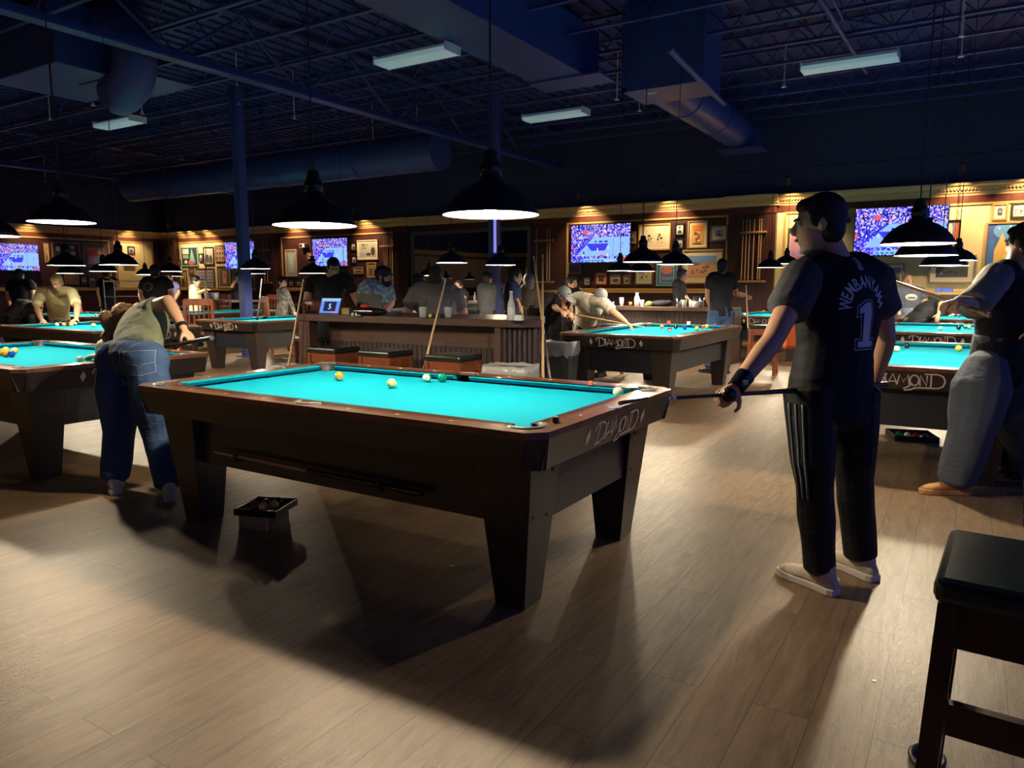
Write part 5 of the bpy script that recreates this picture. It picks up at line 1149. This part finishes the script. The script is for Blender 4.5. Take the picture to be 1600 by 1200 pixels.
# left background
pp('dark-clothed person bent far forward behind the man in yellow', F_char, F_pants, 'skin2', ('short',BLK), 13.2, (57,484), ((50,480,-.1),(48,478,.2)), ((34,480),(16,496)), ((58,492),(66,500,-.2),(58,490),(66,498)), (.9,.1,-.5), .018, build=1.2)
pp('person in black top with back to us before the left wall television', F_black, F_pants, 'skin', ('short',BLK), 13.6, (31,431), ((18,443),(48,443)), ((33,462),(33,485)), ((12,462),(15,474,-.2),(52,460),(50,476)), (-.1,.95), .018, build=1.1)
pp('person in black T-shirt and white trousers turned away, arm lifted, near the left posters', F_black, FB('white_trousers',(.5,.5,.46)), 'skin', ('short',BLK), 17.6, (167,427), ((158,439),(178,438)), ((168,458),(170,482)), ((153,455),(156,470),(186,446,-.1),(172,436,-.3)), (.3,.9), .018)
printed = pp('broad person in black T-shirt with a printed back, left background', F_black, F_pants, 'skin2', ('short',BLK), 13.2, (243,425), ((226,440),(261,441)), ((243,458),(243,486)), ((220,460),(224,476,-.2),(268,458),(270,470,-.3)), (.1,.95), .016, build=1.2)
bake_text(([V((.10*math.cos(a),.085*math.sin(a),0)) for a in [PI/6+PI*i/3 for i in range(6)]], [list(range(6))]), printed[1], S(237,448,13.2), RT, V((0,0,1)), -FWh, .004, 'back_print', mat('print_grey', (.32,.32,.33), .8), printed[0])
bake_text(([V((.09*math.cos(a),.075*math.sin(a),0)) for a in [PI/6+PI*i/3 for i in range(6)]], [list(range(6))]), printed[1], S(237,448,13.2), RT, V((0,0,1)), -FWh, .006, 'back_print', M['black'], printed[0])
pp('person in dusty blue T-shirt right of the printed black shirt', F_blue, F_pants, 'skin', ('short',BRN), 16.6, (263,433), ((257,445),(275,445)), ((267,460),(266,484)), ((254,460),(258,472),(279,458),(272,470,-.2)), (.6,.5,-.3), .018)
pp('person in pale yellow T-shirt and black cap holding a cue upright, left background', F_pale, F_pants, 'skin', ('short',BLK), 16.4, (306,440), ((301,450,-.1),(304,450,.25)), ((305,464),(305,488)), ((309,458,-.1),(320,453,-.2),(310,458,.2),(319,455,.0)), (.95,0), .018, cap=(M['black'],.9))
cue(S(321.5,470,14.5), S(321.5,440,14.5), 'pale cue held upright by the person in pale yellow T-shirt', dark=False, L=1.1)
pp('person in black holding both hands to the face, under the column television', F_black, F_pants, 'skin', ('short',BRN), 17.6, (373,434), ((383,446),(364,446)), ((373,460),(373,484)), ((384,448,-.25),(377,436,-.3),(362,448,-.25),(369,436,-.3)), (0,-1), .018, sleeve=.2)
pp('seated person in grey camouflage jacket left of the bar', m_camo, F_khaki, 'skin', ('short',BLK), 14.5, (441,442), ((446,455,-.15),(437,456,.2)), ((443,474),(440,500)), ((455,475,-.1),(460,488,-.3),(448,474,.1),(458,486)), (.75,-.2,-.15), .015, sleeve=1.0, sit=.1)

# ------------------------------------------------------------------ balls, one object each
BM = {}
def ball(kind, px, py, label, striped=False, zc=.772, on=None, rot=None, group='pool balls on the tables', num=None):
    key = ('s_' if striped else 'b_')+kind
    if key not in BM: BM[key] = MB().ell((0,0,0), (.0286,.0286,.0286), None, 32, 20).mesh('pool_ball', M[key])
    o = bpy.data.objects.new('pool_ball', BM[key]); COL.objects.link(o)
    p = at(px, py, zc+.0286) if on is None else V(on); o.location = p
    rr = random.Random(px*7+py); o.rotation_euler = rot or (rr.uniform(-.8,.8), rr.uniform(-.8,.8), rr.uniform(0,6))
    tag(o, label, 'pool ball', group)
    if num:
        n_, d_ = num; d_ = V(d_).normalized(); Q = V((0,0,1)).rotation_difference(d_).to_matrix(); o.rotation_euler = (0,0,0) if rot is None else rot
        Ri = Matrix.Identity(3) if rot is None else o.rotation_euler.to_matrix().inverted(); mb = MB()
        mb.lathe([(.0, .0289),(.006,.0283),(.0115,.0265)], (0,0,0), 20); mb.v = [tuple(Ri @ (Q @ V((v[0],v[1],v[2])))) for v in mb.v]; mb.build('number_spot', M['inlay'], o)
        v_, f_ = textparts(textmesh(n_, .013, .01)); B_ = Ri @ Q; rx = (B_ @ V((0,0,1))).cross(V((0,0,1)))
        MB().add([tuple(B_ @ V((q.x,q.y,.0288))) for q in v_], f_).build('ball_number', M['black'], o)
    return o
cdir = lambda px, py: (CAM-at(px,py,.8)).normalized()
ball('orange', 530,588,'orange ball near the far left corner pocket of the foreground table', num=('5', cdir(530,588)+V((0,0,-.75))))
ball('yellow', 612,599,'yellow striped ball with number 9, foremost ball on the foreground table', True, rot=(0,0,0), num=('9', cdir(612,599)+V((0,0,-.1))-RT*.1))
ball('green', 667,590,'pale striped ball with green ends, touching the far rail of the foreground table', True, rot=(PI/2,0,.4), num=('14', cdir(667,590)-RT*.1))
ball('green', 691,590,'dark green ball at the far rail, beside the side pocket')
ball('cue', 977,608,'cream cue ball in the right corner of the foreground table', on=(1.10,.515,.8006))
for k, (c_, s_, px, py) in enumerate([('orange',False,2,551),('yellow',True,9,547),('orange',False,9,553),('blue',False,18,553),('yellow',True,23,548)]):
    ball(c_, px, py, ['orange ball cut by the left photo edge','rear striped ball of the left cluster','front orange ball of the left cluster','blue ball of the left cluster','rightmost striped ball of the left cluster'][k], s_)
ball('cue',125,562,'cue ball before the woman\'s bridge hand on the left table'); ball('maroon',282,548,'dark red ball under the woman\'s raised arm')
for k, (c_, s_) in enumerate([('cue',False),('yellow',False),('orange',True),('red',True),('yellow',True),('maroon',True)]): ball(c_, 89+k*5.6, 507-(k%2), ['white','yellow','orange striped','red striped','yellow striped','maroon striped'][k]+' ball in the black triangle before the man in yellow', s_)
ball('cue',146,508,'cue ball right of the black triangle on the racked table')
for px, py, c_, s_, lab in [(994,508,'cue',False,'white cue ball at the tip of the white-shirted player\'s cue'),(1034,510,'orange',False,'orange ball left of centre on the lettered right table'),(1046,515,'maroon',True,'pinkish striped ball, nearest on the lettered right table'),(1056,511,'black',False,'black ball on the lettered right table'),(1070,512,'blue',False,'blue ball on the lettered right table'),(1089,513,'yellow',False,'yellow ball at the right rail of the lettered right table'),(1099,511,'red',True,'red striped ball at the right rail'),(1104,510,'yellow',True,'yellow striped ball touching the red striped one'),(1117,509,'purple',True,'farthest striped ball at the right rail')]: ball(c_, px, py, lab, s_)
for px, py, c_, s_, lab in [(1163,491,'cue',False,'pale ball at the left rail of the small distant table'),(1193,487,'yellow',True,'striped ball at the far end of the small distant table'),
  (1401,545,'cue',False,'cream ball beside the standing man\'s elbow, nearest right-hand table'),(1417,540,'black',False,'black ball on the nearest right-hand table'),(1498,544,'yellow',False,'yellow ball on the nearest right-hand table'),
  (1469,513,'cue',False,'cue ball on the second right-hand table'),(1498,512,'black',False,'black ball on the second right-hand table'),(1508,511,'green',True,'green striped ball on the second right-hand table'),(1514,511,'cue',False,'pale ball at the right end of the second right-hand table'),
  (1484,493,'yellow',True,'left of two touching pale balls on the farthest right-hand table'),(1489,492,'cue',False,'right of two touching pale balls on the farthest right-hand table'),(1498,494,'purple',True,'small white ball, farthest on the right-hand tables'),
  (168,492,'cue',False,'single cue ball on the distant table right of the yellow shirt'),(150,492,'orange',False,'orange ball on the distant table right of the yellow shirt'),
  (228,480,'yellow',True,'pale ball on the far left table before the printed shirt'),(214,479,'cue',False,'white ball on the far left table'),(272,488,'orange',False,'orange ball on the table left of the wooden chair'),(290,487,'red',True,'red striped ball on the table left of the wooden chair'),
  (348,498,'maroon',False,'small ball at the lettered end of the table beside the wooden chair'),(696,485,'cue',False,'pale ball on the table beyond the grey T-shirt')]: ball(c_, px, py, lab, s_)
def triangle(x, y, rz, label):
    mb = MB(); R_ = .17; pts = [V((R_*math.cos(a),R_*math.sin(a),0)) for a in (PI/2,PI/2+2*PI/3,PI/2+4*PI/3)]
    for i in range(3):
        a, b = pts[i], pts[(i+1)%3]; mb.box((a+b)/2+V((0,0,.025)), ((b-a).length,.014,.05), math.atan2((b-a).y,(b-a).x))
    for p_ in pts: mb.tube(p_, p_+V((0,0,.05)), .014)
    o = mb.build('ball_rack', M['black']); o.location = (x,y,.772); o.rotation_euler = (0,0,rz); return tag(o, label, 'ball rack')
p = at(101,507,.79); triangle(p.x,p.y,.3,'black plastic triangle around the balls under the yellow-shirted man')
# chalk cubes and small things on the foreground table
def chalk(loc, col, label, rz=.2):
    t = thing('chalk_cube', label, 'chalk', loc, rz); MB().b2((-.012,-.012,0),(.012,.012,.024)).build('chalk_block', col, t, bevel=.002); MB().lathe([(.0,.0243),(.008,.0243)],(0,0,0),12).build('chalk_top', mat('chalk_dust_blue', (.12,.25,.4), .9), t); return t
chalk(at(869,660,.813), M['black'], 'black chalk cube on the near right corner rail')
chalk(at(923,602,.813), mat('chalk_red', (.65,.12,.05), .7), 'red chalk cube on the far rail of the foreground table')
for px, py, c_, lab in [(1045,506.5,(.55,.06,.04),'red box on the far rail behind the lettered right table'),(1076,507.5,(.7,.5,.4),'pale chalk on the far rail of the lettered right table')]:
    o = chalk(at(px,py,.813), mat('c_%d'%int(px), c_, .7), lab); o.scale = (2,2,2)
p = at(960,637,.8125); o = MB().lathe([(0,.0012),(.028,.0012),(.028,0)],(0,0,0),28).build('rail_sticker', mat('sticker_blue', (.10,.20,.55), .5)); o.location = p; o.scale = (1.1,.8,1); tag(o, 'round blue sticker on the right rail of the foreground table', 'sticker')
p = at(707,884,0); o = MB().prism([(-.018,-.004),(.0,-.009),(.02,0),(.002,.004)],.0,.002).build('paper_scrap', M['white']); o.location = p; tag(o, 'tiny white paper scrap on the dark floor under the table', 'scrap')
p = at(1366,1064,0); o = MB().prism([(-.01,-.006),(.008,-.004),(.006,.006),(-.006,.004)],.0,.002).build('paper_scrap', M['white']); o.location = p; tag(o, 'tiny white scrap on the lit floor right of the shoes', 'scrap')
# cue hung under the table side and its hooks
cue((.66,-.625,.447), (-.82,-.625,.462), 'pool cue hanging on hooks along the side of the foreground table', L=1.47)
for x_ in (-.6,.42):
    o = MB().b2((-.008,-.07,-.022),(.008,.0,-.012)).b2((-.008,-.075,-.022),(.008,-.067,.02)).build('cue_hook', M['black']); o.location = (x_,-.575,.452-x_*.01); tag(o, 'black cue hook on the foreground table side, '+('left one' if x_ < 0 else 'right one'), 'hook')
# tray of balls on a wooden box beneath the table
p = at(408,826,0); t = thing('wooden_box', 'pale wooden box on the floor under the foreground table', 'box', (-.70,-.395,0), .2); t.scale = (.6,.62,.95)
MB().b2((-.16,-.16,0),(.16,-.145,.085)).build('front_board', wood('pale_pine', (.42,.30,.17), (.33,.23,.12), .5), t)
MB().b2((-.16,-.145,0),(-.145,.16,.085)).b2((.145,-.145,0),(.16,.16,.085)).b2((-.145,.145,0),(.145,.16,.085)).b2((-.145,-.145,0),(.145,.145,.01)).build('box_walls', M['black'], t)
t2 = thing('ball_tray', 'black plastic ball tray tilted on top of the pale wooden box', 'tray', (-.69,-.385,.083), .35); t2.scale = (.72,.72,.8)
def trayobj(t2):
    MB().b2((-.17,-.17,0),(.17,.17,.012)).build('tray_base', M['gloss'], t2, bevel=.004)
    mb = MB(); 
    for A in (((-.18,-.18,.0),(.18,-.165,.05)),((-.18,.165,.0),(.18,.18,.05)),((-.18,-.165,0),(-.165,.165,.05)),((.165,-.165,0),(.18,.165,.05))): mb.b2(*A)
    mb.build('tray_rim', M['gloss'], t2, bevel=.005)
trayobj(t2)
for k, (dx, dy, c_, s_) in enumerate([(.0,.0,'maroon',False),(.062,.005,'yellow',True),(.03,.06,'black',False),(-.02,-.058,'red',False),(.042,-.052,'orange',True)]):
    ball(c_, 400+k, 800, ['dark red','yellow striped','black','red','orange striped'][k]+' ball in the tray under the foreground table', s_, on=(-.69+dx,-.385+dy,.083+.0096+.0286), group='balls in the under-table tray')
p = at(1423,688,0); t3 = thing('ball_tray', 'black ball tray on the floor under the nearest right-hand table', 'tray', (p.x,p.y+.1,0), .3); trayobj(t3)
for k, (dx, c_) in enumerate([(-.1,'green'),(-.03,'cue'),(.04,'red'),(.11,'purple')]): ball(c_, 1400+k, 700, ['green','white','red','purple'][k]+' ball in the floor tray at right', on=(p.x+dx,p.y+.02,.012+.0286), group='balls in the floor tray at right')

# ------------------------------------------------------------------ things on the bar
def onbar(px, py, z=1.07): return at(px, py, z)
p = onbar(793,501); t = thing('glass_bottle', 'clear glass bottle standing at the right end of the bar', 'bottle', (p.x,p.y+.06,1.07))
MB().lathe([(0,.0),(.031,.002),(.033,.02),(.033,.13),(.030,.15),(.016,.19),(.0135,.225),(.015,.23),(.015,.245),(.0,.245)],(0,0,0),24).build('bottle_body', mat('bottle_glass', (.62,.64,.68), .12, alpha=.75), t)
MB().lathe([(.0338,.05),(.0338,.115)],(0,0,0),24).build('bottle_label', mat('label_white', (.6,.58,.6), .5), t); MB().tube((0,0,.243),(0,0,.252),.0155,n=16).build('bottle_cap', M['white'], t)
p = onbar(806,501); t = thing('paper_stack', 'small stack of white cards beside the glass bottle', 'cards', (p.x,p.y+.05,1.07), .2)
MB().b2((-.034,-.03,0),(.034,.03,.022)).build('card_block', M['white'], t); MB().b2((-.032,-.028,.023),(.032,.03,.046)).build('card_block', M['white'], t)
# tablet with a number 5
p = onbar(502,491); t = thing('tablet', 'tablet on a stand at the left of the bar showing a white number 5', 'tablet', (p.x,p.y+.1,1.07), .12); ti = math.radians(68)
T_ = Matrix.Rotation(-math.radians(22), 3, 'X')
def tb(mb): mb.v = [tuple(T_ @ V((v[0],v[1],v[2]))) for v in mb.v]; return mb
tb(MB().b2((-.135,0,.0),(.135,.012,.185))).build('tablet_body', M['black'], t, bevel=.004)
def quad(x0,x1,z0,z1,d): return tb(MB().add([(x0,-.001-d,z0),(x1,-.001-d,z0),(x1,-.001-d,z1),(x0,-.001-d,z1)],[(0,1,2,3)]))
quad(-.125,.125,.01,.175,0).build('screen', em('tab_blue',(.16,.30,.95),.9), t); quad(-.125,.125,.145,.175,.001).build('screen_bar', em('tab_sky',(.35,.65,1),.9), t); quad(-.08,.08,.03,.138,.001).build('screen_panel', em('tab_dark',(.01,.03,.12),.5), t); quad(.02,.12,.012,.028,.001).build('screen_bar', em('tab_pink',(.6,.3,.9),.8), t)
v_, f_ = textparts(textmesh('5', .085, .006)); tb(MB().add([(q.x,-.003,q.y+.08) for q in v_], f_)).build('screen_number', em('tab_white',(.75,.9,1),1.0), t)
MB().hexa([(-.05,.05,0),(.05,.05,0),(.05,.12,0),(-.05,.12,0)],[(-.05,.055,.12),(.05,.055,.12),(.05,.06,.12),(-.05,.06,.12)]).build('tablet_stand', M['black'], t)
# open cue case, yellow box, black bag with red cloth
p = onbar(535,492); t = thing('cue_case', 'open black case with raised lid behind the tablet', 'case', (p.x-.0,p.y+.32,1.07), .05)
MB().b2((-.17,-.1,0),(.17,.1,.05)).build('case_base', M['black'], t, bevel=.005); MB().hexa([(-.17,.09,.05),(.17,.09,.05),(.17,.1,.05),(-.17,.1,.05)],[(-.22,.12,.21),(.12,.12,.21),(.12,.13,.21),(-.22,.13,.21)]).build('case_lid', M['black'], t)
p = onbar(527,491); t = thing('cardboard_box', 'low tan cardboard box between the tablet and the black bag', 'box', (p.x,p.y+.12,1.07), .05)
MB().b2((-.09,-.05,0),(.09,.05,.06)).build('box_body', mat('tan_card', (.35,.26,.10), .7), t); MB().b2((-.092,-.052,.056),(.092,.052,.064)).build('box_lid', mat('tan_card2', (.28,.2,.08), .7), t)
p = onbar(562,494); t = thing('soft_bag', 'flat black soft bag lying on the bar before the man in black', 'bag', (p.x,p.y+.12,1.07), .03)
mb = MB(); mb.ell((0,0,.04),(.24,.1,.045)); mb.ell((-.12,.02,.05),(.12,.08,.045)); blob('bag_body', mb, FB('bag_nylon',(.008,.008,.010),rough=.5), .01, t, 2, .004, 9); MB().tube((-.1,-.09,.05),(.14,-.1,.05),.004).build('zipper', M['chrome'], t)
o = MB().ell((0,0,0),(.06,.03,.02)).build('red_cloth', mat('red_cloth', (.45,.03,.03), .8)); o.location = (p.x-.02,p.y+.1,1.165); tag(o, 'bunched red cloth on the black bag', 'cloth')
for k, px in enumerate((551,557,562)):
    o = MB().lathe([(0,0),(.012,0),(.013,.02),(.010,.03),(0,.03)],(0,0,0),14).build('plastic_cup', M['white']); o.location = onbar(px,493.5); tag(o, ['leftmost','middle','rightmost'][k]+' of three tiny white pots on the bar front edge', 'pot')
# drinks near the grey T-shirt
for px, lab in [(690,'short clear glass with dark straw on the bar, behind the leaning cue'),(650,'small clear cup at the elbow of the grey T-shirt')]:
    p = onbar(px,497); t = thing('drinking_glass', lab, 'glass', (p.x,p.y+.1,1.07)); MB().lathe([(0,.003),(.030,.003),(.037,.10),(.035,.10),(.028,.008),(0,.008)],(0,0,0),20).build('glass_body', M['frost'], t); MB().tube((.0,0,.01),(.05,0,.17),.004).build('straw', M['black'], t)
p = onbar(664,497); o = MB().ell((0,0,.02),(.02,.02,.02)).build('lime', mat('lime_green', (.45,.6,.12), .4)); o.location = p+V((0,.08,0)); tag(o, 'small pale green ball-like fruit on the bar by the leaning cue', 'fruit')
p = onbar(672,497); o = MB().b2((-.07,-.03,0),(.07,.03,.03)).build('phone_case', M['black'], bevel=.006); o.location = p+V((0,.1,0)); tag(o, 'flat black case on the bar below the grey T-shirt', 'case')
# cues leaning
a = at(640,577,.56); cue((-1.58,1.93,.0), V((-1.45,2.245,1.14)), 'pool cue leaning on the bar front between two stools', L=1.49, dark=True)
cue((-3.42,2.05,0), (-3.28,2.22,1.07), 'pool cue leaning at the left end of the bar', dark=False)
cue((-.36,2.28,.25), (-.55,2.6,1.4), 'pale pool cue leaning over the grey bin at the bar\'s right end', dark=False)
cue((-.30,2.38,.25), (-.62,2.62,1.4), 'dark pool cue leaning over the grey bin at the bar\'s right end')
cue(S(402,499,10.9)+V((0,0,.0)), S(407,455,11.6), 'pool cue with brown butt resting on the rail before the slim column', L=1.3)
# bin with liner
def bin_(loc, rz, label, s=1):
    t = thing('waste_bin', label, 'bin', loc, rz); t.scale = (s,s,s)
    MB().hexa([(-.14,-.12,0),(.14,-.12,0),(.14,.12,0),(-.14,.12,0)],[(-.19,-.15,.70),(.19,-.15,.70),(.19,.15,.70),(-.19,.15,.70)]).build('bin_body', mat('bin_grey', (.05,.055,.065), .5), t, bevel=.012)
    n = 64; R_ = []
    for zz, gx in ((.55,.012),(.60,.022),(.66,.026),(.715,.022),(.725,.006),(.70,-.010),(.45,-.03)):
        ring = []
        for k in range(n):
            a = 2*PI*k/n; c_, s_ = math.cos(a), math.sin(a); e_ = (abs(c_)**6+abs(s_)**6)**(-1/6); w_ = noise.noise(V((c_*4,s_*4,zz*9)))*.014
            ring.append((c_*e_*(.165+.035*zz+gx+w_), s_*e_*(.125+.035*zz+gx+w_), zz+noise.noise(V((c_*3,s_*3,5)))*(.045 if zz < .64 else .012)))
        R_.append(ring)
    MB().add([p for r_ in R_ for p in r_], [(j*n+i, j*n+(i+1)%n, (j+1)*n+(i+1)%n, (j+1)*n+i) for j in range(len(R_)-1) for i in range(n)], True).build('bin_liner', mat('clear_liner', (.42,.43,.44), .3, alpha=.7), t); return t
bin_((-.50,1.98,0), .12, 'grey waste bin with clear liner at the right end of the bar')
bin_((-3.60,2.30,0), .3, 'waste bin with clear liner at the left end of the bar', .72)
bin_(tuple(S(876,540,8.6).to_2d())+(0,), .1, 'dark waste bin beside the stool left of the lettered right table')
# cups and clutter on the back counter
ct = .98; yc = 9.75
def cup(px, h, r_, m_, name, label, cat, py=477):
    p = onp(px,py,1,yc); t = thing(name, label, cat, (p.x,yc,ct)); MB().lathe([(0,0),(r_*.75,0),(r_,h),(r_*.92,h),(r_*.7,.01),(0,.01)],(0,0,0),16).build('cup_body', m_, t); return t
cup(971,.16,.042,M['white'],'paper_cup','tall white cup on the crowded back counter','cup'); cup(1003,.12,.04,M['frost'],'plastic_cup','clear cup right of the glass carafe','cup')
cup(1060,.16,.05,M['chrome'],'shaker','left metal shaker on the back counter','shaker'); cup(1069,.13,.05,M['frost'],'plastic_cup','clear cup between shaker and right cups','cup'); cup(1080,.12,.045,M['white'],'paper_cup','white cup at the right of the shakers','cup'); cup(1096,.19,.05,M['chrome'],'shaker','right metal pitcher near the end of the back counter','pitcher'); cup(957,.09,.05,M['chrome'],'metal_bowl','small metal bowl left on the back counter','bowl'); cup(985,.08,.035,mat('amber', (.3,.12,.04), .3),'candle_cup','small amber candle cup on the back counter','cup')
p = onp(995,477,1,yc); t = thing('glass_carafe', 'tall glass carafe on the back counter below the bull drawings', 'carafe', (p.x,yc,ct)); MB().lathe([(0,0),(.05,.0),(.055,.12),(.045,.17),(.025,.21),(.03,.25),(.0,.25)],(0,0,0),20).build('carafe_body', mat('carafe_glass', (.55,.58,.62), .15, alpha=.8), t); MB().tube((0,0,.25),(0,0,.27),.022).build('stopper', M['chrome'], t)
p = onp(1030,476,1,yc); t = thing('folded_jacket', 'black jacket heaped on the back counter', 'jacket', (p.x,yc+.1,ct)); mb = MB(); mb.ell((0,0,.05),(.20,.12,.07)); mb.ell((-.1,0,.04),(.14,.1,.05)); mb.ell((.12,0,.06),(.1,.1,.06)); blob('jacket_body', mb, F_black, .014, t, 2, .008, 12)
p = onp(1014,476,1,yc); o = MB().ell((0,0,.05),(.07,.04,.05)).ell((-.05,0,.03),(.04,.03,.03)).build('green_herb', mat('leaf_green', (.15,.25,.06), .6)); o.location = (p.x,yc,ct); tag(o, 'leafy green bunch left of the black jacket', 'plant')
p = onp(1087,474,1,yc); t = thing('utensil_bin', 'pale tub of utensils near the end of the back counter', 'tub', (p.x,yc,ct)); MB().lathe([(0,0),(.06,0),(.075,.1),(.07,.1),(.055,.01),(0,.01)],(0,0,0),16).build('tub_body', M['white'], t); mb = MB(); [mb.tube((.02*k,0,.02),(.03*k,.01,.2),.005,n=6) for k in (-2,-1,0,1,2)]; mb.build('utensil', M['chrome'], t)
for k, px in enumerate((742,752,762)):
    p = onp(px,470,1,12.1); o = MB().lathe([(0,0),(.03,0),(.03,.12),(.012,.17),(.012,.22),(0,.22)],(0,0,0),12).build('glass_bottle', M['frost']); o.location = (p.x,12.1,.98); tag(o, ['left','middle','right'][k]+' small bottle on the counter before the mirror', 'bottle')
p = onp(766,470,1,12.2); o = MB().b2((-.18,-.08,0),(.18,.08,.1)).build('tan_box', mat('tan_carton', (.5,.38,.12), .7), bevel=.004); o.location = (p.x,12.25,.98); tag(o, 'tan carton on the counter before the mirror', 'box')


# dark upholstered bench backs between bar and mirror counter
t = thing('booth_bench', 'dark navy upholstered booth bench behind the bar bottle', 'bench', tuple(S(768,490,9.2).to_2d())+(0,), .0)
MB().b2((-.30,-.2,0),(.55,.25,.45)).build('seat', M['seat'], t, bevel=.03); MB().b2((-.30,-.28,0),(.55,-.18,1.02)).build('backrest', mat('navy_vinyl', (.012,.016,.035), .4), t, bevel=.03)
# small shelves/racks: metal wire shelf at far left
t = thing('wire_shelf', 'silver wire shelf unit below the exit sign', 'shelf', tuple(S(200,450,17).to_2d())+(0,), .5)
for sx in (-.45,.45):
    for sy in (-.2,.2): MB().tube((sx,sy,0),(sx,sy,1.5),.014,n=8).build('post', M['chrome'], t)
for z_ in (.4,.8,1.1,1.45): MB().b2((-.45,-.2,z_),(.45,.2,z_+.02)).build('shelf_board', M['chrome'], t)
# ------------------------------------------------------------------ things by the right foreground stool
base = at(1592,830,0); t = thing('cue_bag', 'black padded cue bag with straps standing at the right edge', 'bag', (base.x+.12,base.y+.05,0), .2)
mb = MB(); mb.limb([(0,0,.02),(-.01,0,.3),(0,0,.62)],[.10,.11,.085],14); blob('bag_body', mb, FB('cue_bag_nylon',(.010,.011,.016),rough=.5), .012, t, 2, .006, 8)
for k in (-.05,0,.05): MB().limb([(k-.06,-.085,.55),(k-.07,-.12,.4),(k-.06,-.115,.2),(k-.04,-.09,.06)],[.008]*4,8).build('strap', mat('strap_grey', (.12,.12,.14), .6), t)
MB().tube((-.07,-.1,.45),(-.09,-.12,.55),.016).build('zip_pull', mat('tag_grey', (.3,.3,.34), .5), t); MB().limb([(0,0,.6),(-.06,-.03,.66),(-.12,-.05,.65)],[.008]*3,8).build('carry_loop', M['black'], t)
b2_ = fs.location; t = thing('backpack', 'black backpack on the floor behind the corner stool', 'bag', (b2_.x+.50,b2_.y+.46,0), .4)
mb = MB(); mb.limb([(0,0,.05),(0,.02,.3),(0,.03,.55)],[.17,.19,.12],16); blob('bag_body', mb, FB('backpack_nylon',(.012,.012,.015),rough=.6), .014, t, 2, .008, 7)
for k in (-.07,-.02): MB().limb([(k-.1,-.12,.52),(k-.13,-.19,.35),(k-.14,-.19,.15),(k-.12,-.14,.02)],[.010]*4,8).build('strap', mat('strap_tan', (.16,.12,.09), .6), t)
t = thing('tool_saw', 'thin grey toothed metal strip leaning beneath the corner stool', 'strip', (b2_.x+.02,b2_.y+.20,0), .3)
MB().add([(0,0,.004),(.30,.1,.16),(.31,.1,.13),(.03,0,.004)],[(0,1,2,3)]).build('metal_blade', mat('dull_metal', (.2,.17,.14), .4, .6), t); t.name = 'metal_strip'
p = at(1448,1188,0); o = MB().lathe([(.045,.0),(.05,.012),(.042,.02),(.036,.004),(0,.004)],(0,0,0),24).build('floor_dish', M['black']); o.location = p; o.scale = (1,1.4,1); tag(o, 'small black dish on the floor left of the corner stool leg', 'dish')
# menus / signs on walls near rail: screens seen at right
for k, (px, py) in enumerate([(1466,455),(1476,456),(1484,457)]):
    t = thing('phone_screen', ['left','middle','right'][k]+' of three small blue glowing screens behind the bent person', 'screen', (onp(px,py,1,YB-.06).x, YB-.075, 1.262)); t.scale = (1.25,1.25,1.1); MB().b2((-.045,0,-.03),(.045,.01,.04)).build('device_body', M['black'], t); MB().b2((-.04,-.003,-.025),(.04,-.001,.035)).build('device_screen', em('dev_blue',(.12,.25,1.0),.9), t)
bpy.data.scenes.remove(TMP)
